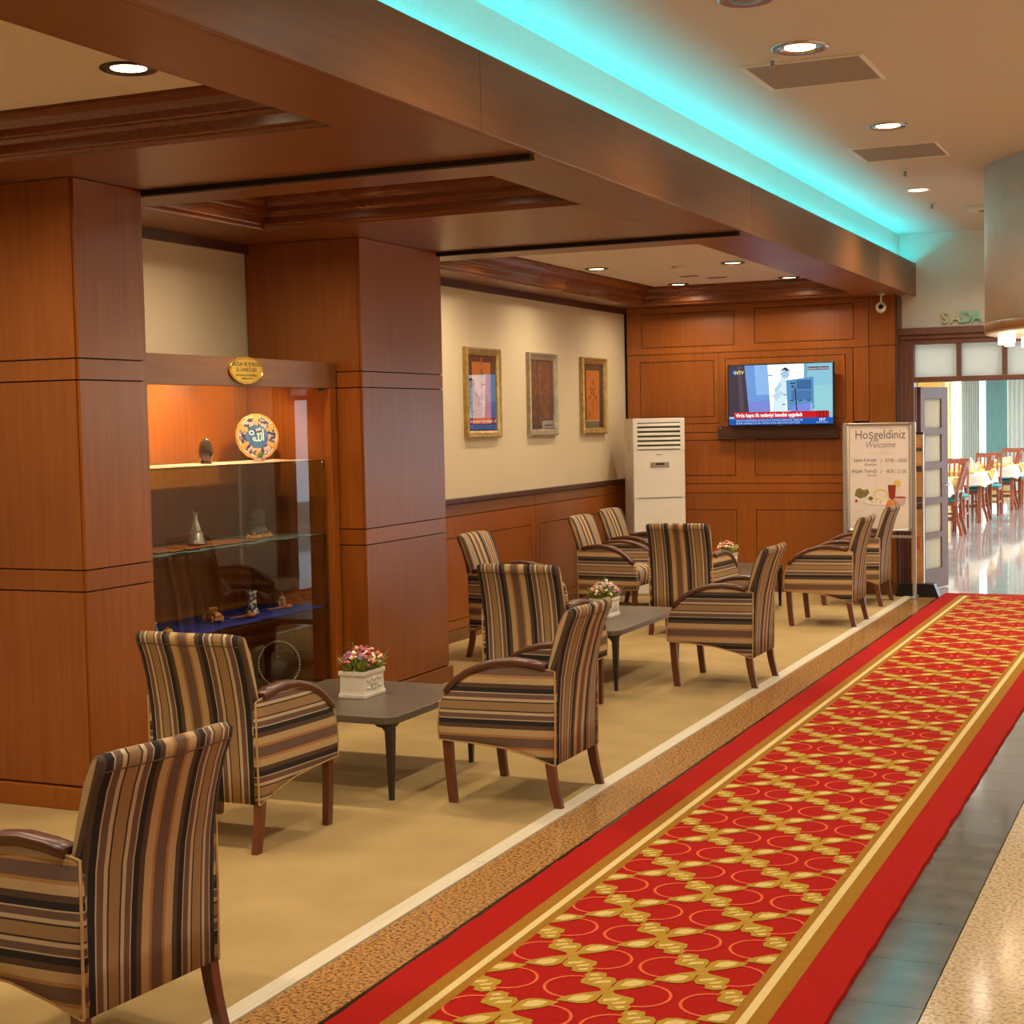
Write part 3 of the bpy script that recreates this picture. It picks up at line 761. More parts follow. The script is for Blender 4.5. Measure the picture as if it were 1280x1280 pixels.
pl_or = mat('plate_orange', (232, 160, 90), .35); pl_wh = mat('plate_white', (236, 234, 226), .35); pl_dk = mat('plate_dark', (34, 40, 100), .35)
mb = MB(); mb.loft([[fD(a, b, d) for a, b in scal(k)] for k, d in ((.97, .0), (1, .003), (1, .008), (.96, .010), (.7, .004), (.3, .003))], 0, False, M=Mt)
mb.build('plate_body', pl_gold, t)
mb = MB()
def annul(r0, r1, d0_, d1_, m, a0=0, a1=2*PI, n=60):
    for i in range(n):
        p, q = a0+(a1-a0)*i/n, a0+(a1-a0)*(i+1)/n
        mb.add([fD(r0*math.cos(p), r0*math.sin(p), d0_), fD(r0*math.cos(q), r0*math.sin(q), d0_), fD(r1*math.cos(q), r1*math.sin(q), d1_), fD(r1*math.cos(p), r1*math.sin(p), d1_)], [(0, 1, 2, 3)], m, M=Mt)
for k in range(6):
    a = PI/2+k*PI/3
    annul(.066, .112, .0065, .0105, 1, a+.16, a+PI/3-.16, 10)
    annul(.112, .1145, .0106, .0107, 3, a+.14, a+PI/3-.14, 10)
    c, s = math.cos(a), math.sin(a)
    q = [(.060, 0), (.075, .010), (.105, .012), (.120, 0), (.105, -.012), (.075, -.010)]
    mb.flat([(c*r-s*w_, s*r+c*w_) for r, w_ in q], fD, .0115, 2, M=Mt)
annul(.0, .066, .0066, .0070, 0)
def stroke(pts, w, d, m):
    for (x0_, y0_), (x1_, y1_) in zip(pts, pts[1:]):
        l = math.hypot(x1_-x0_, y1_-y0_) or 1; nx, ny = -(y1_-y0_)/l*w, (x1_-x0_)/l*w; ex, ey = (x1_-x0_)/l*w*.6, (y1_-y0_)/l*w*.6
        mb.flat([(x0_-ex+nx, y0_-ey+ny), (x0_-ex-nx, y0_-ey-ny), (x1_+ex-nx, y1_+ey-ny), (x1_+ex+nx, y1_+ey+ny)], fD, d, m, M=Mt)
mb.flat(ellp(.006, .03, .028, .012, 16), fD, .0074, 4, M=Mt)
W_ = 3
stroke([(.036, .040), (.036, -.022)], .0032, .008, W_)
stroke([(.024, .024), (.024, -.016), (.018, -.024), (.010, -.024), (.006, -.018)], .003, .008, W_)
stroke([(.006, .020), (.006, -.016), (.0, -.024), (-.008, -.024), (-.012, -.016)], .003, .008, W_)
stroke([(-.012, -.010), (-.020, -.004), (-.027, -.012), (-.022, -.022), (-.012, -.020)], .003, .008, W_)
stroke([(-.002, .020), (.002, .012), (.008, .016), (.013, .012), (.017, .02)], .0018, .008, W_)
stroke([(-.006, .040), (.024, .047)], .0018, .008, W_); stroke([(-.006, .032), (.024, .039)], .0018, .008, W_)
for i in range(8): annul(.014, .016, .0079, .008, W_, i*PI/4, i*PI/4+.6, 3) if False else None
mb.flat(ellp(-.032, .022, .016, .014, 16), fD, .0078, 3, M=Mt); mb.flat(ellp(-.032, .022, .010, .008, 12), fD, .0082, 0, M=Mt)
mb.build('painted_pattern', [pl_blue, pl_navy, pl_or, pl_wh, pl_dk], t, fix=False)
mb = MB(); 
for s in (-1, 1): mb.tube([(s*.04, -.02, .004), (s*.04, .06, .004), (s*.04, .055, .11)], .003, 6)
mb.build('plate_stand', black, t)
# small green and silver ornament next to the plate
t = thing('mini_ornament', 'tiny green and silver ornament at the foot of the painted plate', 'ornament', (-4.70, 7.19, ZT[1]))
MB().box(-.022, .022, -.03, .03, 0, .018).build('base', alu, t, .004)
MB().lathe([(.014, .018), (.016, .028), (.006, .042), (.002, .052)], 12).build('figure', noisy('green_gloss', (40, 90, 50), (60, 120, 70), (1, 1, 1), 20, .2), t)
# whirling dervish figurine
t = thing('dervish_figurine', 'silver whirling figure with raised arms on a round metal base', 'figurine', (-4.75, 6.655, ZT[2]+.013), math.radians(-30))
MB().lathe([(.048, 0), (.047, .004), (.034, .058), (.030, .062)], 20).build('base', alu, t)
silv = noisy('silver_figure', (190, 180, 166), (214, 206, 192), (1, 1, 1), 20, .35, metal=.3)
mb = MB(); n = 24
mb.loft([[(r*(1+.14*math.sin(5*2*PI*k/n+z*30))*math.cos(2*PI*k/n), r*(1+.14*math.sin(5*2*PI*k/n+z*30))*math.sin(2*PI*k/n), z) for k in range(n)] for r, z in ((.026, .062), (.024, .075), (.015, .105), (.009, .13), (.011, .142), (.009, .15), (.004, .154))], 0, True)
mb.ell((0, 0, .160), .006, .006, .007, 8, 5)
mb.tube([(.008, 0, .145), (.022, 0, .155), (.032, 0, .152)], [.004, .0035, .002], 6)
mb.tube([(-.008, 0, .145), (-.018, 0, .160), (-.026, 0, .172)], [.004, .0035, .002], 6)
mb.build('figure', silv, t); MB().lathe([(.006, .164), (.004, .178), (.003, .18)], 10).build('tall_hat', black, t)
# string of beads
t = thing('bead_string', 'string of pale orange beads coiled on the middle shelf', 'beads', (-4.74, 7.22, ZT[2]))
bm_ = noisy('bead', (214, 150, 84), (232, 176, 112), (1, 1, 1), 30, .3); me = None
for k in range(36):
    a = k*2*PI/36
    if me is None: o = MB().ell((0, 0, 0), .009, .009, .009, 8, 5).build('bead', bm_, t); me = o.data
    else: o = D.objects.new('bead', me); COL.objects.link(o); o.parent = t
    o.location = (.035*math.sin(a), .105*math.cos(a)+.01*math.sin(3*a), .009+(.012 if k % 9 == 0 else 0))
# grey carved stone
t = thing('carved_headstone', 'grey carved stone with rounded cap at the back of the middle shelf', 'ornament', (-4.93, 7.49, .999))
MB().lathe([(.062, 0), (.062, .03), (.052, .04), (.050, .05)], 20).build('base', noisy('grey_stone', (110, 100, 84), (138, 126, 106), (1, 1, 1), 30, .8), t)
MB().lathe([(.044, .05), (.048, .07), (.047, .11), (.038, .14), (.018, .156), (.002, .158)], 20).build('cap', noisy('grey_stone2', (116, 106, 90), (140, 130, 112), (1, 1, 1), 30, .8), t)
# wooden toy truck
t = thing('toy_truck', 'yellow-brown wooden toy truck on the blue cloth', 'toy', (-4.76, 6.80, ZT[3]), math.radians(32)+PI/2-PI/2)
t.rotation_euler = (0, 0, math.atan2(-6.8, -4.76)+PI/2)
MB().box(-.08, .08, -.022, .022, .014, .026).build('chassis', wood_toy, t, .002)
MB().prism([(.005, .026), (.075, .026), (.078, .04), (.07, .052), (.03, .056), (.01, .05)], -.017, .017, lambda a, b, d: (a, d, b)).build('bonnet', wood_toy, t, .002)
mb = MB(); mb.box(-.03, .006, -.02, .02, .026, .045); mb.box(-.034, .012, -.022, .022, .068, .074)
for x in (-.028, .002):
    for y in (-.018, .016): mb.box(x, x+.004, y, y+.003, .045, .068)
mb.build('cab', wood_toy, t)
mb = MB(); mb.box(-.08, -.034, -.021, .021, .026, .032); mb.box(-.08, -.036, -.021, -.017, .032, .05); mb.box(-.08, -.036, .017, .021, .032, .05)
mb.build('load_bed', wood_toy, t)
for x in (-.055, .052):
    for s in (-1, 1):
        MB().lathe([(.004, -.004), (.018, -.005), (.018, .005), (.004, .004)], 16, M=Matrix.Translation((x, s*.027, .019)) @ Matrix.Rotation(PI/2, 4, 'X')).build('wheel', wood_toy, t)
# painted ceramic jug tower
t = thing('painted_jug', 'black and white painted ceramic jug with two handles on the blue cloth', 'jug', (-4.75, 7.15, ZT[3]))
jug = noisy('jug_paint', (40, 34, 44), (226, 216, 204), (1, 1, 1.4), 60, .3, 2, .47, .53)
MB().lathe([(.038, 0), (.036, .01), (.028, .04), (.023, .08), (.026, .10), (.032, .122), (.029, .126)], 18).build('body', jug, t)
for s in (-1, 1):
    a = math.atan2(-7.15, -4.75)+PI/2
    MB().tube([(s*.026*math.cos(a), s*.026*math.sin(a), .085), (s*.044*math.cos(a), s*.044*math.sin(a), .10), (s*.042*math.cos(a), s*.042*math.sin(a), .118), (s*.03*math.cos(a), s*.03*math.sin(a), .118)], .004, 6).build('handle', ceramic, t)
# wooden spoons
spoon = thing('wooden_spoon', 'orange-brown wooden spoon lying beside the painted jug toward the truck', 'spoon', (-4.68, 6.98, ZT[3]+.003), 0, 'carved wooden spoons')
sw = noisy('spoon_wood', (176, 92, 40), (206, 120, 60), (1, 1, 1), 20, .3)
MB().ell((0, .035, .012), .02, .035, .012, 12, 6).build('bowl', sw, spoon); MB().tube([(0, .005, .01), (0, -.05, .008), (0, -.10, .006)], [.005, .004, .005], 8).build('handle', sw, spoon)
spoon.rotation_euler = (0, 0, -.35)
instance(spoon, (-4.70, 7.37, ZT[3]+.003), -.35, 'orange-brown wooden spoon lying in front of the mosque model')
# mosque model
t = thing('mosque_model', 'small pale mosque model with a minaret on the blue cloth', 'model', (-4.80, 7.53, ZT[3]), .6)
mm = noisy('mosque', (150, 140, 110), (180, 170, 138), (1, 1, 1), 40, .6)
MB().box(-.022, .022, -.025, .025, 0, .03).build('hall', mm, t, .002)
MB().lathe([(.020, .03), (.018, .042), (.010, .052), (.001, .055)], 14).build('dome', mm, t)
MB().tube([(.0, -.03, 0), (0, -.03, .06), (0, -.03, .082)], [.005, .004, .001], 8).build('minaret', mm, t)
# tambourine leaning at the bottom
t = thing('beaded_tray', 'round tray with beaded rim leaning in the bottom of the cabinet', 'tray', (-4.74, 7.40, .155))
t.rotation_euler = (0, 0, math.atan2(4.74, -7.40)+PI/2+PI)
Mt2 = Matrix.Translation((0, 0, .0)) @ Matrix.Rotation(-math.radians(10), 4, 'X') @ Matrix.Translation((0, 0, .128))
MB().lathe([(.12, -.006), (.12, .004), (.02, .004)], 40, M=Mt2 @ Matrix.Rotation(PI/2, 4, 'X')).build('disc', glass_mat('tray_sheen', (222, 214, 196), 1.5), t)
rp = [(.124*math.cos(2*PI*k/40), 0, .124*math.sin(2*PI*k/40)) for k in range(41)]
rim = MB().tube(rp, .007, 6, M=Mt2, cap=False).build('rim', noisy('rim', (90, 66, 40), (120, 92, 58), (1, 1, 1), 20, .4), t); me = None
for k in range(48):
    a = 2*PI*k/48
    if me is None: o = MB().ell((0, 0, 0), .005, .005, .005, 6, 4).build('bead', ceramic, rim); me = o.data
    else: o = D.objects.new('bead', me); COL.objects.link(o); o.parent = rim
    o.location = Mt2 @ Vector((.126*math.cos(a), -.006, .126*math.sin(a)))
# two bits at the left end of the lower shelf
t = thing('glass_bottle', 'tiny blue bottle at the column end of the lower shelf', 'bottle', (-4.72, 6.255, ZT[3]))
MB().lathe([(.012, 0), (.014, .01), (.013, .035), (.006, .045), (.006, .058)], 12).build('body', noisy('blue_gloss', (50, 110, 150), (70, 140, 180), (1, 1, 1), 20, .15), t)
MB().lathe([(.007, .058), (.007, .066)], 10).build('cap', alu, t)
t = thing('toy_block', 'yellow wooden bun-shaped toy at the column end of the lower shelf', 'toy', (-4.68, 6.30, ZT[3]))
MB().ell((0, 0, .016), .026, .03, .016, 12, 6).build('body', mat('yellow_paint', (222, 170, 40), .4), t)
MB().lathe([(.008, .03), (.006, .036)], 10).build('knob', wood_toy, t)

# ================================================================== PICTURES
def picture(y0, y1, z0, z1, label, frame_m, mount_m, art):
    t = thing('framed_picture', label, 'picture', (XL, (y0+y1)/2, (z0+z1)/2), 0, 'framed pictures on the wall')
    w, h = (y1-y0)/2, (z1-z0)/2; f = lambda a, b, d: (d, a, b)
    fw = .056; pr = [(0, .001), (0, .034), (.008, .042), (.018, .041), (.024, .034), (.038, .030), (.046, .024), (fw, .019), (fw, .001)]
    mb = MB(); R_ = [[f(-w+i, -h+i, d), f(w-i, -h+i, d), f(w-i, h-i, d), f(-w+i, h-i, d)] for i, d in pr]
    mb.loft(R_, 0, False, True, False); mb.build('frame', frame_m, t)
    MB().box(.002, .008, -w+fw-.002, w-fw+.002, -h+fw-.002, h-fw+.002).build('mount', mount_m, t)
    mb = MB(); mats = art(mb, f, w-fw, h-fw); mb.build('artwork', mats, t, fix=False)
    MB().box(.0155, .0175, -w+fw-.002, w-fw+.002, -h+fw-.002, h-fw+.002).build('glass', pic_glass, t)
    return t
orange_p = noisy('art_orange', (216, 130, 54), (232, 152, 74), (1, 1, 1), 14, .7)
art_dark = mat('art_dark', (70, 44, 28), .7); art_line = mat('art_line', (176, 96, 40), .7)
def art1(mb, f, w, h):
    a, b = w*.66, h*.82
    mb.flat(rect(-a, a, -b, b), f, .009, 0)
    for k in range(5):
        mb.flat(ellp(0, -b*.5+k*.09, .02+.012*(k % 2), .035, 10), f, .0095, 1)
    return [orange_p, art_line]
def art2(mb, f, w, h):
    a, b = w*.80, h*.84
    mb.flat(rect(-a, a, -b, b), f, .009, 0)
    return [noisy('art_floral', (92, 82, 76), (142, 104, 74), (1, 1.4, 1), 22, .8, 4, .46, .58)]
def art3(mb, f, w, h):
    a, b = w*.66, h*.80
    mb.flat(rect(-a, a, -b, b), f, .009, 0)
    mb.flat([(-.008, -b*.62), (.008, -b*.62), (.004, -.02), (-.004, -.02)], f, .0095, 1)
    for k, (x, z, an) in enumerate(((.0, .12, 0), (-.05, .06, .6), (.05, .06, -.6), (-.03, .02, .8), (.03, .02, -.8), (.0, .05, 0), (-.07, -.01, .9), (.07, -.01, -.9), (-.09, -b*.72, .3))):
        c, s = math.cos(an), math.sin(an)
        mb.flat([(x+c*p-s*q, z+s*p+c*q) for p, q in ellp(0, 0, .010, .024, 10)], f, .0095, 1)
    mb.flat([(-.014, -b*.62), (.02, -b*.5), (.006, -b*.16), (-.004, -b*.3)], f, .0097, 2)
    return [orange_p, art_dark, art_line]
navy_m = mat('mount_dark', (38, 40, 54), .8); grey_m = mat('mount_grey', (92, 86, 82), .8); olive_m = mat('mount_green', (58, 72, 60), .8)
picture(10.565, 11.18, 1.489, 2.173, 'framed picture nearest the column, orange print under glass mirroring the television', gold_frame, navy_m, art1)
picture(11.745, 12.34, 1.487, 2.170, 'middle framed picture of grey-brown floral relief on the cream wall', silver_frame, grey_m, art2)
picture(12.93, 13.535, 1.485, 2.167, 'framed orange print of a dark flower stem, nearest the air conditioner', gold_frame, olive_m, art3)

# ================================================================== TELEVISION
SCR = {}
def scr(rgb, k=1.0):
    key = (rgb, k)
    if key not in SCR: SCR[key] = mat('screen_%d' % len(SCR), (8, 8, 8), .25, emit=rgb, estr=k)
    return SCR[key]
TW, TH = .49, .282; TX, TZ = -3.562, 1.806
sh = thing('tv_ledge', 'dark brown wooden ledge below the television', 'ledge', (0, 0, 0))
MB().box(-4.176, -3.055, YB-.06, YB-.013, 1.42, 1.532).build('board', wood_dark, sh, .004)
MB().box(-4.176, -3.055, YB-.068, YB-.013, 1.405, 1.419).build('lip', wood_dark, sh, .003)
MB().lathe([(.006, 0), (.005, .004), (.001, .005)], 10, M=Matrix.Translation((-4.15, YB-.06, 1.51)) @ Matrix.Rotation(PI/2, 4, 'X')).build('sensor', white_plastic, sh)
tv = thing('television', 'flat television showing a news broadcast on the panelled end wall', 'television', (TX, YB-.125, TZ), math.radians(-1.0))
MB().box(-TW, TW, -.018, .022, -TH, TH).build('case', black, tv, .004)
MB().box(-.16, .16, .022, .075, -.12, .12).build('wall_bracket', black, tv)
fT = lambda a, b, d: (a, -.0185-d, b)
SW, SH = TW-.012, TH-.012
def sx(p): return -SW+2*SW*p
def sz(p): return SH-2*SH*p
mb = MB(); ms = []
def smat(rgb, k=1.0):
    m = scr(rgb, k)
    if m not in ms: ms.append(m)
    return ms.index(m)
def sr(x0, x1, y0, y1, c, d, k=1.0): mb.flat(rect(sx(x0), sx(x1), sz(y1), sz(y0)), fT, d, smat(c, k))
def sp_(pts, c, d, k=1.0): mb.flat([(sx(a), sz(b)) for a, b in pts], fT, d, smat(c, k))
sr(0, 1, 0, 1, (140, 200, 220), .0005)
sp_([(0, 0), (.155, 0), (.20, .86), (0, .86)], (64, 56, 70), .001); sp_([(.085, 0), (.12, 0), (.155, .86), (.11, .86)], (84, 72, 90), .0013)
sp_([(.155, 0), (.38, 0), (.405, .78), (.195, .78)], (110, 156, 222), .001); sp_([(.25, 0), (.38, 0), (.39, .5), (.27, .5)], (142, 188, 240), .0012)
sp_([(.19, .62), (.40, .58), (.405, .80), (.195, .80)], (120, 140, 220), .0014)
sp_([(.38, 0), (.73, 0), (.73, .82), (.405, .82)], (246, 252, 255), .001, 1.25)
sr(.73, .76, 0, .3, (110, 176, 200), .0011); sr(.76, 1, .36, .80, (150, 210, 218), .0011); sp_([(.82, 0), (1, 0), (1, .36), (.82, .36)], (138, 200, 222), .0012)
# suited figure
sp_([(.44, .62), (.46, .42), (.50, .26), (.53, .12), (.58, .10), (.59, .2), (.56, .30), (.57, .5), (.54, .78), (.42, .80)], (206, 230, 240), .0015, 1.1)
sp_([(.50, .16), (.56, .05), (.59, .09), (.59, .20), (.54, .24)], (170, 204, 228), .0017); sp_([(.49, .12), (.55, .05), (.585, .09), (.57, .12), (.545, .09)], (30, 44, 60), .0019)
sr(.585, .61, .10, .12, (220, 180, 90), .002)
sp_([(.44, .42), (.50, .30), (.52, .34), (.46, .48)], (176, 216, 236), .0018); sp_([(.42, .52), (.50, .44), (.54, .48), (.46, .60)], (190, 222, 238), .0018)
# monitor cart
sp_([(.56, .27), (.82, .22), (.825, .75), (.57, .78)], (88, 146, 196), .0021); sr(.66, .80, .27, .42, (60, 108, 160), .0023); sr(.61, .80, .44, .60, (70, 120, 176), .0023)
for yy in (.29, .33, .37, .41): sr(.66, .80, yy, yy+.012, (54, 96, 148), .0025)
sr(.60, .65, .31, .33, (24, 36, 60), .0025); sr(.61, .63, .36, .39, (24, 36, 60), .0025); sp_([(.635, .36), (.65, .40), (.665, .78), (.655, .78), (.64, .42)], (28, 36, 64), .0027)
for xx in (.60, .68, .76): sr(xx, xx+.03, .60, .615, (20, 34, 58), .0025)
sp_([(.60, .70), (.80, .64), (.80, .78), (.60, .80)], (120, 140, 226), .0022); sr(.79, .81, .66, .80, (150, 190, 220), .0024)
sr(.385, .43, .17, .185, (60, 90, 110), .0016); sr(.53, .56, .50, .515, (70, 120, 140), .0021); sr(.52, .55, .66, .675, (60, 80, 100), .0021)
# graphics
sr(.05, .965, .785, .895, (206, 24, 30), .003); sr(.85, .965, .785, .895, (140, 16, 24), .0032)
for xx in (.86, .89, .92, .945): sr(xx, xx+.014, .80, .88, (206, 24, 30), .0034)
sr(0, 1, .895, 1, (16, 84, 176), .003); sr(.76, .965, .055, .11, (150, 26, 34), .003); sr(.765, .96, .06, .105, (40, 30, 60), .0031)
mb.flat(ellp(sx(.06), sz(.115), .018, .018, 20), fT, .003, smat((60, 140, 230)))
wt = smat((255, 255, 255), 1.15); ye = smat((250, 224, 90)); lb = smat((200, 226, 250))
text(mb, 'NTV', .042, fT, sx(.105), sz(.145), .0034, ye, bold=.0012)
text(mb, 'Virüs kaptı ilk tedaviyi kendisi uyguladı', .0465, fT, sx(.065), sz(.868), .0036, wt, 'LEFT', xs=.86, bold=.0012)
text(mb, "BUGÜN MARMARA AZ BULUTLU POYRAZ SERİNLİK VERECEK", .0235, fT, sx(.07), sz(.943), .0036, lb, 'LEFT', xs=.95)
text(mb, "BURSA GÜNEŞLİ SICAK, ANTALYA'DA NEM ORTA SEVİYEDE", .0235, fT, sx(.07), sz(.987), .0036, lb, 'LEFT', xs=.93)
text(mb, '12:17', .026, fT, sx(.90), sz(.943), .0036, wt, bold=.0008)
text(mb, 'ALTIN 200.2', .020, fT, sx(.90), sz(.985), .0036, lb)
text(mb, 'Kahraman Doktorlar', .0225, fT, sx(.862), sz(.096), .0036, wt)
mb.build('screen', ms, tv, fix=False)
mb = MB(); mb.box(-.02, .02, -.0195, -.018, -TH+.002, -TH+.007); mb.build('badge', grey_plastic, tv)

# ================================================================== AIR CONDITIONER
ac = thing('air_conditioner', 'tall white floor-standing air conditioner in the corner', 'air conditioner', (-4.67, 13.683, 0), math.radians(34))
w, d = .243, .16; HB = 1.615
mb = MB(); mb.box(-w, w, -d+.012, d, 0, HB); mb.build('cabinet_body', white_plastic, ac, .006)
MB().box(-w+.002, w-.002, -d, -d+.0115, .02, .888).build('lower_front', white_plastic, ac, .004)
MB().box(-w+.002, w-.002, -d, -d+.0115, .895, 1.325).build('middle_front', white_plastic, ac, .004)
mb = MB(); mb.box(-w+.002, -w+.042, -d, -d+.0115, 1.327, HB-.004); mb.box(w-.042, w-.002, -d, -d+.0115, 1.327, HB-.004); mb.box(-w+.042, w-.042, -d, -d+.0115, 1.575, HB-.004)
mb.build('upper_front', white_plastic, ac)
MB().box(-w+.042, w-.042, -d+.008, -d+.0119, 1.327, 1.575).build('grille_back', black, ac)
for k in range(6):
    z = 1.335+k*.0415
    MB().prism([(-d-.004, z), (-d+.010, z+.008), (-d+.010, z+.026), (-d-.004, z+.016)], -w+.044, w-.044, lambda a, b, h: (h, a, b)).build('louvre', white_plastic, ac)
MB().box(-.085, .09, -d-.003, -d, 1.165, 1.215).build('display', noisy('display_grey', (140, 128, 108), (150, 138, 118), (1, 1, 1), 6, .3), ac, .002)
MB().box(-.035, .045, -d-.0045, -d-.003, 1.19, 1.207).build('display_window', black, ac)
MB().box(-.03, .025, -d-.002, -d, 1.28, 1.288).build('badge', grey_plastic, ac)
MB().box(-w+.04, w-.04, -d-.002, -d, .887, .896).build('front_slot', grey_plastic, ac)
for k in range(4): MB().box(-w-.002, -w, -.02, .0, 1.30+k*.03, 1.322+k*.03).build('side_mark', grey_plastic, ac)
mb = MB(); mb.box(-w+.01, w-.01, -d+.02, d-.02, 0, .02); mb.build('foot_base', grey_plastic, ac)
# white cable box low by its foot
# ================================================================== WELCOME SIGN
sg = thing('welcome_sign', 'free-standing aluminium poster stand reading Hoşgeldiniz and Welcome', 'sign', (-2.66, 13.85, 0))
w = .30
for s in (-1, 1):
    MB().box(s*w-.016, s*w+.016, -.012, .012, .02, 1.535).build('post', alu, sg, .004)
    MB().box(s*w-.018, s*w+.018, -.105, .105, 0, .022).build('foot', alu, sg, .004)
MB().box(-w+.016, w-.016, -.010, .010, .525, .55).build('lower_bar', alu, sg, .003)
MB().box(-w+.018, w-.018, -.004, .012, .585, 1.53).build('board', white_plastic, sg)
mb = MB(); a, b, z0, z1 = -w+.018, w-.018, .585, 1.535
pr = [(0, .003), (0, .016), (.008, .02), (.022, .014), (.026, .0045)]
mb.loft([[(a+i, -d_, z0+i), (b-i, -d_, z0+i), (b-i, -d_, z1-i), (a+i, -d_, z1-i)] for i, d_ in pr], 0, False, True, False); mb.build('snap_frame', alu, sg)
for x, z in ((a+.012, z1-.012), (b-.012, z1-.012), (b-.012, z0+.012), (a+.012, z0+.012)):
    MB().box(x-.012, x+.012, -.0225, -.018, z-.012, z+.012).build('corner_clip', grey_plastic, sg, .002)
fS = lambda u, v, d_: (u, -.0046-d_, v)
mb = MB(); pa = [noisy('poster_paper', (222, 206, 192), (230, 216, 204), (1, 1, 1), 5, .6), mat('ink_grey', (104, 92, 90), .7), mat('ink_blue', (132, 118, 140), .7),
    noisy('salad', (84, 100, 40), (150, 120, 60), (1, 1, 1), 60, .7), mat('tea', (150, 50, 26), .5), mat('lemon', (224, 186, 90), .6), noisy('pastry', (200, 120, 50), (222, 150, 80), (1, 1, 1), 50, .7),
    noisy('rice', (236, 222, 196), (200, 140, 90), (1, 1, 1), 70, .7, 3, .5, .7), mat('china', (240, 232, 226), .5), mat('china_shadow', (196, 176, 170), .6), mat('tomato', (176, 50, 34), .6)]
mb.flat(rect(a+.02, b-.02, z0+.02, z1-.02), fS, 0, 0)
text(mb, 'Hoşgeldiniz', .112, fS, .01, 1.395, .001, 1, xs=.82)
text(mb, 'Welcome', .078, fS, .01, 1.318, .001, 2, shear=.25, xs=.85)
mb.flat(rect(-.15, .16, 1.268, 1.270), fS, .001, 9)
text(mb, 'Sabah Kahvaltı', .044, fS, -.02, 1.195, .001, 1, 'RIGHT', xs=.8); text(mb, 'Breakfast', .036, fS, -.02, 1.158, .001, 2, 'RIGHT', .2, .8)
text(mb, '/', .05, fS, .02, 1.185, .001, 1); text(mb, '07:00 - 10:00', .044, fS, .055, 1.19, .001, 1, 'LEFT', xs=.78)
text(mb, 'Akşam Yemeği', .044, fS, -.02, 1.10, .001, 1, 'RIGHT', xs=.8); text(mb, 'Dinner', .036, fS, -.02, 1.063, .001, 2, 'RIGHT', .2, .8)
text(mb, '/', .05, fS, .02, 1.09, .001, 1); text(mb, '18:30 - 21:00', .044, fS, .055, 1.095, .001, 1, 'LEFT', xs=.78)
rnd = random.Random(3)
mb.flat([(-.215, .90), (-.20, .95), (-.17, .965), (-.14, .945), (-.10, .955), (-.085, .92), (-.12, .885), (-.17, .872)], fS, .001, 3)
mb.flat(ellp(-.20, .85, .012, .014, 12), fS, .0015, 10); mb.flat(ellp(.0, .835, .13, .024, 24), fS, .001, 9); mb.flat(ellp(.0, .842, .125, .026, 24), fS, .0012, 8)
mb.flat([(-.10, .845), (-.06, .875), (.0, .89), (.06, .875), (.11, .85), (.05, .828), (-.05, .826)], fS, .0015, 7); mb.flat(ellp(.01, .91, .06, .045, 20), fS, .0011, 5); mb.flat(ellp(.01, .905, .05, .035, 20), fS, .0013, 0)
mb.flat(ellp(-.075, .872, .022, .018, 12), fS, .0018, 3)
mb.flat([(.075, .99), (.145, .99), (.138, .88), (.12, .862), (.105, .862), (.085, .88)], fS, .002, 4); mb.flat(ellp(.155, 1.005, .032, .028, 18), fS, .0018, 5)
mb.flat([(.13, .88), (.235, .88), (.225, .83), (.20, .81), (.16, .81), (.14, .83)], fS, .0017, 9); mb.flat(ellp(.183, .882, .052, .008, 18), fS, .0019, 10)
mb.flat([(.05, .80), (.07, .845), (.10, .862), (.14, .86), (.175, .82), (.17, .785), (.12, .77), (.07, .775)], fS, .0022, 6)
mb.build('poster', pa, sg, fix=False)
# wooden totem on a black foot behind the sign
t = thing('wooden_totem', 'narrow wooden display board with dark bands on a black foot behind the sign', 'stand', (-2.36, 14.03, 0))
bw = noisy('totem_wood', (168, 112, 48), (200, 146, 76), (1, 1, 1), 10, .5)
MB().box(-.055, .045, -.02, .02, .10, 1.425).build('board', bw, t, .003)
MB().box(.0452, .053, -.021, .021, .10, 1.43).build('edge_strip', alu, t)
MB().box(-.056, .054, -.022, .022, 1.426, 1.445).build('top_cap', black, t)
for z in (1.28, 1.10, .83, .77): MB().box(-.05, .04, -.0235, -.0205, z, z+(.05 if z < 1.2 else .03)).build('dark_band', noisy('band', (60, 44, 30), (90, 66, 40), (1, 1, 1), 30, .6), t)
MB().box(-.03, .02, -.0235, -.0205, .42, .53).build('red_mark', mat('red_mark', (190, 84, 30), .6), t)
MB().loft([[(x*k, y, z) for x, y in ((-.17, -.065), (.17, -.065), (.17, .06), (-.17, .06))] for k, z in ((1.12, 0), (1.08, .012), (.85, .115))], 0, False).build('foot_box', black, t, .003)

# CCTV camera
t = thing('security_camera', 'small white security camera hanging from the soffit by the end wall', 'camera', (-2.62, 13.78, ZS))
MB().lathe([(.03, -.012), (.03, 0)], 16).build('mount_plate', white_plastic, t)
MB().tube([(0, 0, -.01), (0, 0, -.09)], .008, 8).build('stem', white_plastic, t)
Mc = Matrix.Translation((0, -.01, -.125)) @ Matrix.Rotation(math.radians(80), 4, 'X') @ Matrix.Rotation(math.radians(10), 4, 'Y')
MB().lathe([(.012, -.06), (.034, -.05), (.042, -.01), (.044, .04), (.040, .05), (.02, .048)], 18, M=Mc).build('housing', white_plastic, t)
MB().lathe([(.021, .047), (.021, .052), (.004, .053)], 16, M=Mc).build('lens', black, t)
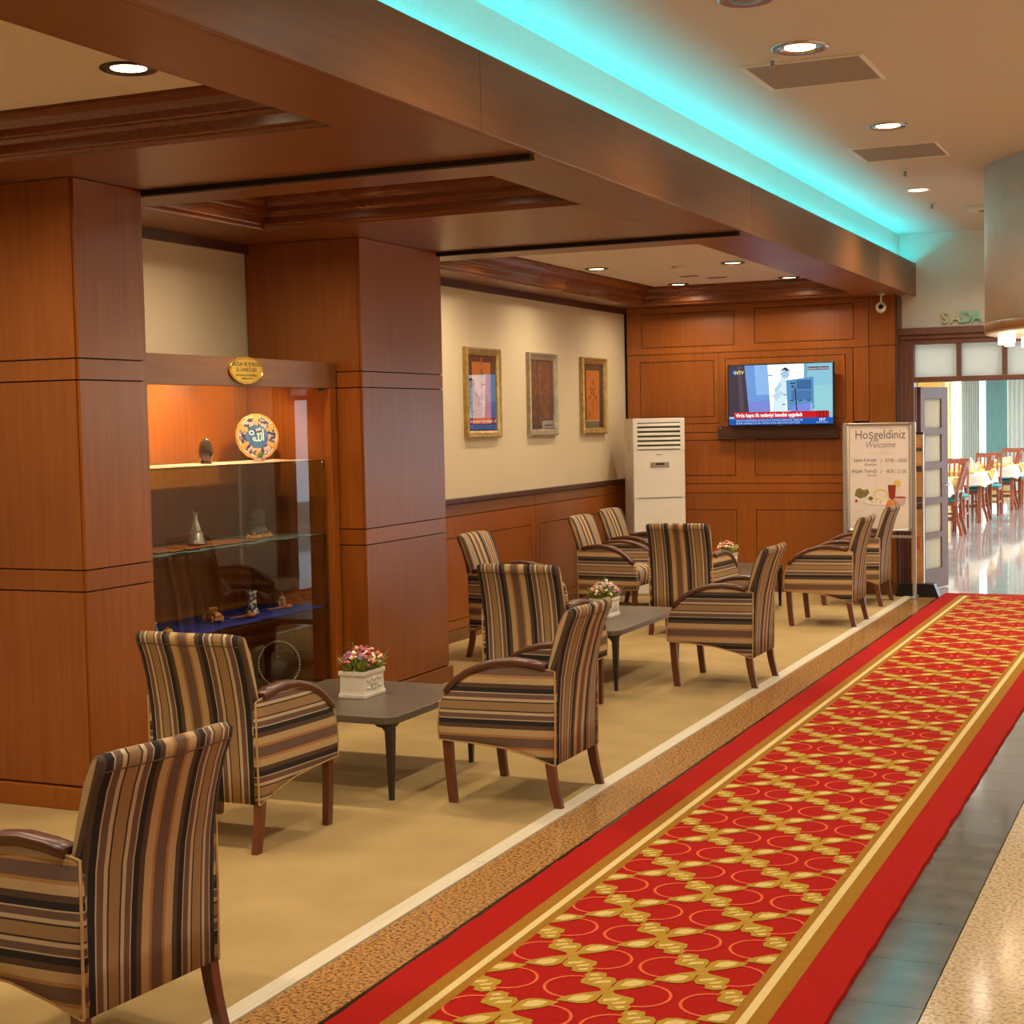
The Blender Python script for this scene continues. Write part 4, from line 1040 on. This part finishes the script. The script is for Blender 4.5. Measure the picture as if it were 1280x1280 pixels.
# gilt letters over the portal
t = thing('sign_lettering', 'gold and green raised letters SADA on the white wall over the doorway', 'lettering', (-2.20, YP, 2.405))
lm = [noisy('letter_gold', (214, 206, 150), (228, 222, 176), (1, 1, 1), 8, .35, metal=.2), noisy('letter_green', (140, 214, 170), (166, 228, 190), (1, 1, 1), 8, .35, metal=.3)]
for i, (ch, x, m) in enumerate((('S', .045, 0), ('A', .135, 0), ('D', .225, 1), ('A', .315, 1))):
    mb = MB(); text(mb, ch, .13, lambda a, b, d_: (a, -d_, b), x, 0, .022, 0, bold=.004)
    o = mb.build('letter', lm[m], t, fix=False); md = o.modifiers.new('solid', 'SOLIDIFY'); md.thickness = .02; md.offset = 0

# ================================================================== CEILING FITTINGS
def downlight(loc, label, R_=.085, lens=.042, cup=chrome, group='ceiling downlights'):
    t = thing('downlight', label, 'downlight', loc, 0, group)
    MB().lathe([(R_, 0), (R_, -.006), (R_*.92, -.010), (lens*1.25, -.004), (lens*1.2, .0)], 32, cap=False).build('trim_ring', cup, t)
    MB().lathe([(lens*1.2, -.003), (lens*1.0, -.005), (lens*.3, -.006)], 24).build('lens', lamp_on, t)
    return t
dark_ring = mat('dark_ring', (70, 58, 46), .3, .6)
LZ = ZS+.156
for x, y, lab in ((-3.30, 4.33, 'lit downlight in the nearest coffered ceiling bay at upper left'), (-4.46, 11.72, 'lit downlight of the farthest coffer beside the moulding toward the pictures, nearer row'),
        (-3.40, 11.9, 'lit downlight of the farthest coffer, nearer row toward the corridor'), (-4.36, 13.50, 'lit downlight of the farthest coffer above the air conditioner, row by the end wall'),
        (-3.34, 13.44, 'lit downlight of the farthest coffer above the television, row by the end wall')):
    downlight((x, y, LZ), lab, .095, .05, dark_ring, 'lounge downlights')
    spot('lamp_beam', (x, y, LZ-.012), 92, WARM, 162, .95, .05)
for x, y in ((-4.3, 4.3), (-3.3, 2.4), (-4.3, 2.4), (-3.3, 6.65), (-4.25, 6.65), (-3.4, 10.1), (-4.46, 10.1)):
    spot('lamp_beam', (x, y, LZ-.012), 92, WARM, 162, .95, .05)
for x, y, lab in ((-1.64, 6.83, 'large chrome downlight in the corridor ceiling beside the nearer speaker grille'), (-1.645, 8.89, 'chrome downlight in the corridor ceiling before the farther speaker grille'), (-1.92, 11.51, 'small bright downlight farthest along the corridor ceiling')):
    downlight((x, y, 3.2), lab, .125 if y < 8 else .11, .055, chrome if y < 10 else white_plastic, 'corridor downlights')
    spot('corridor_beam', (x, y, 3.185), 112, (1, .86, .68), 150, .9, .05)
for x, y in ((-1.64, 4.77), (-1.64, 2.6), (-1.64, .4), (.8, 2.6), (.8, 6.83), (2.6, 4.77), (2.6, 8.9), (-.5, 12.9), (-1.7, 13.0)):  # spots without fixtures; the pair by the end wall is added to brighten it
    spot('corridor_beam', (x, y, 3.185), 112, (1, .86, .68), 150, .9, .05)
def grille(x0, x1, y0, y1, label):
    t = thing('speaker_grille', label, 'ceiling grille', ((x0+x1)/2, (y0+y1)/2, 3.2), 0, 'square ceiling grilles')
    w, d = (x1-x0)/2, (y1-y0)/2
    mb = MB(); pr = [(0, 0), (0, -.006), (.012, -.010), (.024, -.004), (.024, 0)]
    mb.loft([[(-w+i, -d+i, z), (w-i, -d+i, z), (w-i, d-i, z), (-w+i, d-i, z)] for i, z in pr], 0, False, True, False); mb.build('frame', white_plastic, t)
    MB().box(-w+.02, w-.02, -d+.02, d-.02, -.004, -.0005).build('mesh_plate', noisy('mesh_grey', (150, 134, 122), (166, 150, 138), (1, 1, 1), 200, .7), t)
grille(-1.98, -1.42, 7.06, 7.64, 'nearer square ceiling grille with pale frame in the corridor')
grille(-2.01, -1.48, 9.52, 10.08, 'farther square ceiling grille in the corridor')
for x, y, lab in ((-1.80, 6.98, 'small white sprinkler head at the edge of the nearer ceiling grille'), (-1.84, 10.53, 'tiny sprinkler head beyond the farther ceiling grille'), (-1.95, 12.3, 'tiny sprinkler head near the end of the corridor ceiling')):
    t = thing('sprinkler', lab, 'sprinkler', (x, y, 3.2), 0, 'ceiling sprinklers')
    MB().lathe([(.028, 0), (.024, -.008), (.01, -.01)], 14).build('rosette', white_plastic, t)
    MB().lathe([(.008, -.008), (.008, -.035), (.016, -.038), (.016, -.041)], 12).build('nozzle', chrome, t)
t = thing('ceiling_speaker', 'round dark ceiling fitting cut by the top edge of the picture', 'ceiling speaker', (-1.63, 5.93, 3.2))
MB().lathe([(.11, 0), (.11, -.008), (.10, -.014)], 28).build('ring', chrome, t); MB().lathe([(.098, -.012), (.02, -.016)], 28).build('cone', grey_plastic, t)
t = thing('smoke_detector', 'white smoke detector on the farthest coffer ceiling', 'detector', (-3.86, 11.96, LZ))
MB().lathe([(.05, 0), (.05, -.02), (.035, -.035)], 20).build('body', white_plastic, t); MB().lathe([(.02, -.034), (.018, -.042)], 14).build('cap', white_plastic, t)
for x, y, lab in ((-4.02, 12.75, 'small slotted vent in the farthest coffer ceiling, the left one'), (-3.86, 13.03, 'small slotted vent in the farthest coffer ceiling beside the speaker-sized hole')):
    t = thing('ceiling_vent', lab, 'vent', (x, y, LZ), 0, 'small coffer vents')
    MB().box(-.09, .09, -.05, .05, -.006, 0).build('plate', white_plastic, t)
    for k in range(3): MB().box(-.08, .08, -.04+k*.03, -.025+k*.03, -.0075, -.0062).build('slot', black, t)
t = thing('ceiling_disc', 'flat white ceiling disc beside the drum lamp', 'ceiling fitting', (-1.62, 12.75, 3.2))
MB().lathe([(.16, 0), (.16, -.015), (.12, -.03)], 28).build('body', white_plastic, t); MB().lathe([(.05, -.03), (.045, -.036)], 20).build('centre', grey_plastic, t)
# drum chandelier
DR = 1.3; DC = (-.10, 11.06)
t = thing('drum_chandelier', 'huge white drum lamp hung from the corridor ceiling with lit bulbs below', 'chandelier', (DC[0], DC[1], 0))
mb = MB(); mb.lathe([(DR-.01, 2.19), (DR, 2.19), (DR, 3.2), (DR-.01, 3.2)], 72, cap=False); mb.build('drum_shade', noisy('drum_white', (226, 218, 208), (232, 225, 216), (1, 1, 1), 8, .55), t)
MB().lathe([(DR-.02, 2.135), (DR+.004, 2.135), (DR+.004, 2.19), (DR-.02, 2.19)], 72, cap=False).build('wood_rim', noisy('rim_wood', (176, 124, 70), (196, 144, 88), (1, 1, 1), 6, .4), t)
MB().lathe([(DR-.004, 2.134), (DR-.004, 2.122), (DR-.03, 2.118), (.05, 2.118)], 72).build('bottom_disc', white_plastic, t)
me = None
for k in range(24):
    a = 2*PI*k/24+.12; r = DR-.12
    if me is None: o = MB().lathe([(.02, 0), (.034, -.002), (.034, -.062), (.03, -.064)], 16).build('bulb', bulb_on, t); me = o.data
    else: o = D.objects.new('bulb', me); COL.objects.link(o); o.parent = t
    o.location = (r*math.cos(a), r*math.sin(a), 2.117)
point('chandelier_glow', (DC[0]-.5, DC[1]-.5, 1.98), 70, (1, .82, .58), .3)
# LED strip on the cove ledge
t = thing('led_strip', 'cyan light strip hidden on the ledge behind the fascia', 'light strip', (0, 0, 0))
MB().box(-2.51, -2.485, -3.9, 14.2, 2.870, 2.882).build('housing', white_plastic, t)
MB().box(-2.505, -2.49, -3.9, 14.2, 2.8825, 2.886).build('diffuser', mat('led_cyan', (0, 200, 230), .4, emit=(0, 210, 235), estr=1.2), t)

# ================================================================== RUNNER CARPET
RX0, RX1, RY0, RY1, RZ = -2.152, -.922, -3.6, 14.22, .014
def rug(name, c1, c2): return noisy(name, c1, c2, (1, 1, 1), 160, .95, 4, .3, .7, .5, 260, spec=.1)
red = rug('pile_red', (156, 20, 14), (174, 30, 20)); brn = rug('pile_gold_brown', (146, 100, 28), (164, 116, 40)); crm = rug('pile_cream', (214, 188, 126), (224, 200, 142))
gld = rug('pile_gold', (164, 126, 40), (184, 146, 56)); lgt = rug('pile_light_gold', (204, 176, 104), (218, 192, 124)); org = rug('pile_orange', (214, 92, 52), (226, 110, 64))
mb = MB()
fR_ = lambda a, b, d: (a, b, RZ+d)
n = 220; rnd = random.Random(5)
e0 = [RX0+rnd.uniform(-.004, .004) for _ in range(n+1)]; e1 = [RX1+rnd.uniform(-.003, .003) for _ in range(n+1)]
yy = [RY0+(RY1-RY0)*i/n for i in range(n+1)]
for i in range(n):
    mb.add([(e0[i], yy[i], RZ), (e1[i], yy[i], RZ), (e1[i+1], yy[i+1], RZ), (e0[i+1], yy[i+1], RZ)], [(0, 1, 2, 3)], 0)
    mb.add([(e1[i], yy[i], RZ), (e1[i]+.004, yy[i], .001), (e1[i+1]+.004, yy[i+1], .001), (e1[i+1], yy[i+1], RZ)], [(0, 1, 2, 3)], 0)
    mb.add([(e0[i]-.004, yy[i], .001), (e0[i], yy[i], RZ), (e0[i+1], yy[i+1], RZ), (e0[i+1]-.004, yy[i+1], .001)], [(0, 1, 2, 3)], 0)
mb.add([(RX0, RY1, RZ), (RX1, RY1, RZ), (RX1, RY1+.004, .001), (RX0, RY1+.004, .001)], [(0, 1, 2, 3)], 0)
ru = thing('carpet_runner', 'long red runner carpet with gold scroll pattern along the corridor', 'carpet')
mb.build('pile', red, ru, fix=False)
xe = 14.06
for a, b, m in ((-2.012, -1.908, 1), (-1.160, -1.056, 1)):
    q = MB(); q.flat(rect(a, b, RY0, xe), fR_, .0010); q.build('border_band', brn, ru, fix=False)
q = MB(); q.flat(rect(-1.908, -1.160, xe-.03, xe), fR_, .0010); q.build('border_band', brn, ru, fix=False)
for a, b in ((-1.964, -1.938), (-1.134, -1.108)):
    q = MB(); q.flat(rect(a, b, RY0, xe-.02), fR_, .0016); q.build('cream_stripe', crm, ru, fix=False)
IX0, IX1 = -1.908, -1.160
def clip(poly):
    for side, X in ((1, IX0), (-1, IX1)):
        out = []
        for i in range(len(poly)):
            p, c = poly[i-1], poly[i]
            ip, ic = side*(p[0]-X) >= 0, side*(c[0]-X) >= 0
            if ip != ic:
                k = (X-p[0])/(c[0]-p[0]); out.append((X, p[1]+k*(c[1]-p[1])))
            if ic: out.append(c)
        poly = out
        if len(poly) < 3: return None
    return poly
pat = MB()
def shp(poly, d, m):
    poly = clip(poly)
    if poly and all(RY0 < p[1] < xe-.04 for p in poly): pat.flat(poly, fR_, d, m)
def xf(pts, cx, cy, a, s=1, mir=1):
    c, q = math.cos(a), math.sin(a); return [(cx+s*(c*x*mir-q*y), cy+s*(q*x*mir+c*y)) for x, y in pts]
leaf_o = [(.0, 0), (.03, .012), (.06, .026), (.09, .030), (.115, .022), (.135, .006), (.15, -.004), (.13, -.010), (.10, -.012), (.06, -.010), (.03, -.006)]
leaf_i = [(.05, .008), (.08, .018), (.105, .016), (.125, .004), (.10, -.004), (.07, -.003)]
scr_o = [(.0, -.006), (.03, -.016), (.06, -.034), (.085, -.036), (.10, -.022), (.125, -.03), (.145, -.018), (.15, .002), (.135, .014), (.12, .010), (.105, .026), (.08, .034), (.055, .022), (.03, .010), (.0, .006)]
scr_i = [[(.055, -.02), (.07, -.024), (.078, .0), (.062, .014)], [(.088, -.012), (.10, -.012), (.104, .008), (.09, .016)], [(.115, -.014), (.132, -.012), (.134, .002), (.12, .004)]]
ALPHA = math.atan2(.24, .2)
for i in range(0, 5):
    nx = -1.932+.2*i
    for j in range(-40, 60):
        ny = 3.77+.24*j
        if (i+j) % 2 == 0 or not (RY0-.2 < ny < 14.4): continue
        ny = ny
        for a, kind in ((ALPHA, 0), (PI+ALPHA, 0), (PI-ALPHA, 1), (-ALPHA, 1)):
            if kind == 0:
                shp(xf([(x, y*1.75) for x, y in leaf_o], nx, ny, a, 1.05), .0018, 0); shp(xf([(x, y*1.9) for x, y in leaf_i], nx, ny, a, 1.05), .0022, 1)
            else:
                shp(xf([(x, y*1.45) for x, y in scr_o], nx, ny, a, 1.03), .0019, 0)
                for s_ in scr_i: shp(xf([(x, y*1.5) for x, y in s_], nx, ny, a, 1.03), .0023, 1)
        shp(ellp(nx, ny, .016, .018, 10), .0024, 0)
        for s in (-1, 1):
            cx = nx+s*.098
            for q in range(28):
                a0, a1 = 2*PI*q/28, 2*PI*(q+1)/28
                shp([(cx+r*math.cos(t_), ny+r*1.0*math.sin(t_)) for r, t_ in ((.080, a0), (.089, a0), (.089, a1), (.080, a1))], .0013, 2)
o = pat.build('scroll_pattern', [gld, lgt, org], ru, fix=False)

# ================================================================== DINING ROOM BEYOND
wd = structure(MB().box(-7, -5.0, 33.0, 33.2, 0, 3.2).build('wall_dining_far', yellow_wall))
MB().box(-5.0, 4.2, 33.0, 33.2, 0, .25).build('sill_wall', yellow_wall, wd); MB().box(-5.0, 4.2, 33.0, 33.2, 2.9, 3.2).build('head_wall', white_wall, wd)
structure(MB().box(-7.2, -7, 14.3, 33.2, 0, 3.2).build('wall_dining_left', yellow_wall))
wr = structure(MB().box(4.2, 4.3, 14.3, 33.2, 0, .4).build('wall_dining_right', white_wall)); MB().box(4.2, 4.3, 14.3, 33.2, 2.9, 3.2).build('head_wall', white_wall, wr)
# yellow wall pier with white trim seen beside the open leaf
structure(MB().box(-5.35, -4.90, 31.9, 33.0, 0, 3.2).build('pier', yellow_wall, wd))
win = group_root('window_1')
white_paint = noisy('white_paint', (232, 232, 228), (238, 238, 234), (1, 1, 1), 6, .4)
for x in (-4.88, -4.26, -3.75, -3.2, -2.6, -1.4, 0, 1.4, 2.8):
    MB().box(x-.03, x+.03, 32.96, 33.02, .25, 2.9).build('window_post', white_paint, win)
for a, b in ((-4.85, -4.29), (-4.23, -3.78), (-3.72, -3.23), (-3.17, -2.63), (-2.57, -1.43), (-1.37, -.03), (.03, 1.37), (1.43, 2.77)):
    MB().box(a, b, 32.985, 32.995, .25, 2.9).build('pane', glass, win)
def curtain(x0, x1, y, label, m, amp=.05, n=40, z0=.05, z1=3.0):
    mb = MB(); v = []
    for s in (0, 1):
        for zi in (z0, z1):
            v.append([(x0+(x1-x0)*i/n, y+s*.012+amp*math.sin(i*1.25)*(1 if zi < 1 else .7), zi) for i in range(n+1)])
    mb.loft([v[0], v[1]], 0, True, False, False); mb.loft([v[3], v[2]], 0, True, False, False)
    t = thing('curtain', label, 'curtain', (0, 0, 0), 0, 'dining room curtains')
    mb.build('drape', m, t); MB().tube([(x0-.05, y, z1+.02), (x1+.05, y, z1+.02)], .015, 8).build('curtain_rod', chrome, t)
curtain(-4.62, -4.27, 32.7, 'pale curtain beside the yellow pier in the far dining room', curtain_m)
curtain(-3.72, -3.0, 32.7, 'pale curtain right of the teal blind in the far dining room', curtain_m)
curtain(-2.9, -1.0, 32.7, 'pale curtain hidden mostly behind the drum lamp', curtain_m)
t = thing('roller_blind', 'teal roller blind in the far dining room window', 'blind', (0, 0, 0))
MB().box(-4.16, -3.74, 32.78, 32.79, .4, 2.95).build('blind_fabric', teal_blind, t); MB().tube([(-4.17, 32.79, 2.97), (-3.73, 32.79, 2.97)], .03, 10).build('roller', white_paint, t)

def make_dchair():
    t = thing('dining_chair', 'x', 'chair')
    MB().box(-.21, .21, -.20, .21, .40, .44).build('seat_frame', dwood, t, .006)
    rings = [[(x, y, z) for x, y in ((-.205*k, -.195*k), (.205*k, -.195*k), (.205*k, .205*k), (-.205*k, .205*k))] for k, z in ((.96, .44), (1, .455), (1, .475), (.9, .49))]
    MB().loft(rings, 0, False).build('seat_cushion', teal, t, .01)
    for s in (-1, 1):
        MB().loft([[(s*.19-r, .185-r, z), (s*.19+r, .185-r, z), (s*.19+r, .185+r, z), (s*.19-r, .185+r, z)] for r, z in ((.014, 0), (.02, .40))], 0, False).build('leg', dwood, t)
        pts = [(s*.19, -.27, 0), (s*.19, -.215, .22), (s*.19, -.195, .43), (s*.19, -.215, .62), (s*.19, -.27, .82), (s*.185, -.30, .95)]
        MB().loft([[(x-.014, y-.02, z), (x+.014, y-.02, z), (x+.014, y+.02, z), (x-.014, y+.02, z)] for x, y, z in pts], 0, False).build('leg', dwood, t)
        MB().box(s*.19-.01, s*.19+.01, -.20, .18, .20, .225).build('stretcher', dwood, t)
    MB().box(-.19, .19, .0, .02, .20, .225).build('stretcher', dwood, t)
    MB().loft([[(x, y-.03*(1-(x/.2)**2), z) for y, z in ((-.315, .90), (-.285, .90), (-.30, .97), (-.33, .97))] for x in (-.205, -.1, 0, .1, .205)], 0, False).build('top_rail', dwood, t)
    MB().box(-.18, .18, -.225, -.205, .56, .60).build('lower_rail', dwood, t)
    for k in range(5):
        x = -.13+k*.065
        MB().loft([[(x-.012, y-.006, z), (x+.012, y-.006, z), (x+.012, y+.006, z), (x-.012, y+.006, z)] for y, z in ((-.215, .60), (-.25, .75), (-.305, .91))], 0, False).build('slat', dwood, t)
    return t
dc = make_dchair()
# tables with linen
def dining_table(x0, x1, y0, y1, which):
    cx, cy = (x0+x1)/2, (y0+y1)/2; w, d = (x1-x0)/2, (y1-y0)/2
    t = thing('dining_table', 'dining table under white linen, '+which, 'table', (cx, cy, 0), 0, 'dining tables beyond the doorway')
    MB().box(-w+.02, w-.02, -d+.02, d-.02, .71, .74).build('tabletop', dwood, t)
    for sx_ in (-1, 1):
        for sy_ in (-1, 1): MB().box(sx_*(w-.08)-.025, sx_*(w-.08)+.025, sy_*(d-.08)-.025, sy_*(d-.08)+.025, 0, .71).build('leg', dwood, t)
    mb = MB(); n = 64; per = []
    for k in range(n):
        s = k/n*4; e = int(s); q = s-e
        c_ = [(-w, -d), (w, -d), (w, d), (-w, d)]
        p0, p1 = c_[e], c_[(e+1) % 4]; per.append((p0[0]+(p1[0]-p0[0])*q, p0[1]+(p1[1]-p0[1])*q))
    rings = [[(x*.01, y*.01, .745) for x, y in per], [(x, y, .745) for x, y in per]]
    for z, k, am in ((.735, 1.012, .0), (.66, 1.02, .010), (.55, 1.03, .02)):
        rings.append([(x*k+am*math.sin(i*1.6)*(1 if abs(x) > w-.01 else 0), y*k+am*math.sin(i*1.6)*(1 if abs(y) > d-.01 else 0), z-(.03 if (i % 16 == 0 and z < .6) else 0)) for i, (x, y) in enumerate(per)])
    mb.loft(rings, 0, True, True, False)
    o = mb.build('tablecloth', cloth, None, fix=False); o.location = (cx, cy, 0); tag(o, 'white tablecloth on the dining table, '+which, 'tablecloth', 'white dining tablecloths')
    mb = MB(); k = .75
    mb.flat([(-w*k, -d-.014), (w*k, -d-.014), (w+.014, -d*.2), (w+.014, d*.6), (0, d), (-w, 0)], lambda a, b, h: (a, b, .7475))
    mb.flat([(-w*k, .747), (w*k, .747), (0, .60)], lambda a, b, h: (a, -d-.028, b)); mb.flat([(-d*.8, .747), (d*.6, .747), (-.1*d, .60)], lambda a, b, h: (w+.03, a, b))
    o = mb.build('table_overlay', ycloth, None, fix=False); md = o.modifiers.new('s', 'SOLIDIFY'); md.thickness = .003; o.location = (cx, cy, 0); tag(o, 'yellow overlay cloth across the dining table, '+which, 'tablecloth', 'yellow overlay cloths')
    for i, (dx, dy) in enumerate(((w*.6, -d*.3), (-w*.4, -d*.5), (w*.6, d*.5))):
        t2 = thing('folded_napkin', ('white napkin fan at the aisle corner, table ', 'white napkin fan at the wall side, table ', 'white napkin fan at the far aisle corner, table ')[i]+which.split(',')[0], 'napkin', (cx+dx, cy+dy, .751), i*1.1, 'standing napkins on the table, '+which)
        mb = MB(); N_ = 9
        top = [(.09*math.cos(PI*q/(N_-1)), .012*(-1)**q, .11*math.sin(PI*q/(N_-1))+.01) for q in range(N_)]
        bot = [(.03*math.cos(PI*q/(N_-1)), .006*(-1)**q, 0.0) for q in range(N_)]
        mb.loft([bot, top], 0, False, False, False); o = mb.build('fan', cloth, t2, fix=False); md = o.modifiers.new('s', 'SOLIDIFY'); md.thickness = .003
    t2 = thing('flower_vase', 'low vase of pink flowers on the dining table, '+which.split(',')[0], 'vase', (cx+w*.2, cy+d*.3, .751))
    MB().lathe([(.035, 0), (.06, .02), (.065, .05), (.05, .075)], 16).build('bowl', ceramic, t2)
    rnd = random.Random(int(cy))
    mb = MB()
    for k in range(30):
        a = rnd.uniform(0, 6.28); r = rnd.uniform(.02, .12); mb.add([(0, 0, .06), (r*math.cos(a)*.6+.01, r*math.sin(a)*.6, .10), (r*math.cos(a), r*math.sin(a), .12+rnd.uniform(0, .06)), (r*math.cos(a)*.6-.01, r*math.sin(a)*.6, .11)], [(0, 1, 2, 3)])
    o = mb.build('foliage', leaf_m, t2, fix=False); o['kind'] = 'stuff'
    for k in range(9):
        a = rnd.uniform(0, 6.28); r = rnd.uniform(0, .09); MB().ell((r*math.cos(a), r*math.sin(a), .17-r*.4), .026, .026, .022, 8, 5).build('flower', fm[rnd.choice(('pink', 'rose', 'white'))], t2)
TB = [(-4.25, -3.10, 20.7, 21.9, 'nearest one beside the glazed door leaf'), (-4.15, -3.02, 23.6, 25.0, 'second one from the door'), (-4.0, -2.9, 26.6, 27.9, 'third one from the door, reaching behind the lamp')]
for q in TB: dining_table(*q)
DC_ = [((-3.25, 21.25), 90, 'teal-seated dining chair half cut by the door leaf, side-on in the dining room'),
       ((-3.30, 24.25), 90, 'teal-seated dining chair side-on at the second table beyond the doorway'),
       ((-3.22, 27.25), 90, 'teal-seated dining chair side-on at the third table beyond the doorway'),
       ((-3.30, 22.35), 180, 'wooden dining chair between the first and second dining tables'),
       ((-3.22, 25.45), 180, 'wooden dining chair between the second and third dining tables'),
       ((-3.75, 23.1), 0, 'wooden dining chair behind the first dining table, only its top rail showing'),
       ((-3.2, 28.7), 180, 'wooden dining chair at the far end of the third dining table'),
       ((-2.45, 28.6), 90, 'teal-seated dining chair at the picture edge under the drum lamp')]
for i, ((x, y), a, lab) in enumerate(DC_):
    if i == 0: dc.location = (x, y, 0); dc.rotation_euler = (0, 0, math.radians(a)); dc['label'] = lab; dc['group'] = 'dining chairs beyond the doorway'
    else: instance(dc, (x, y, 0), math.radians(a), lab, 'dining chairs beyond the doorway')
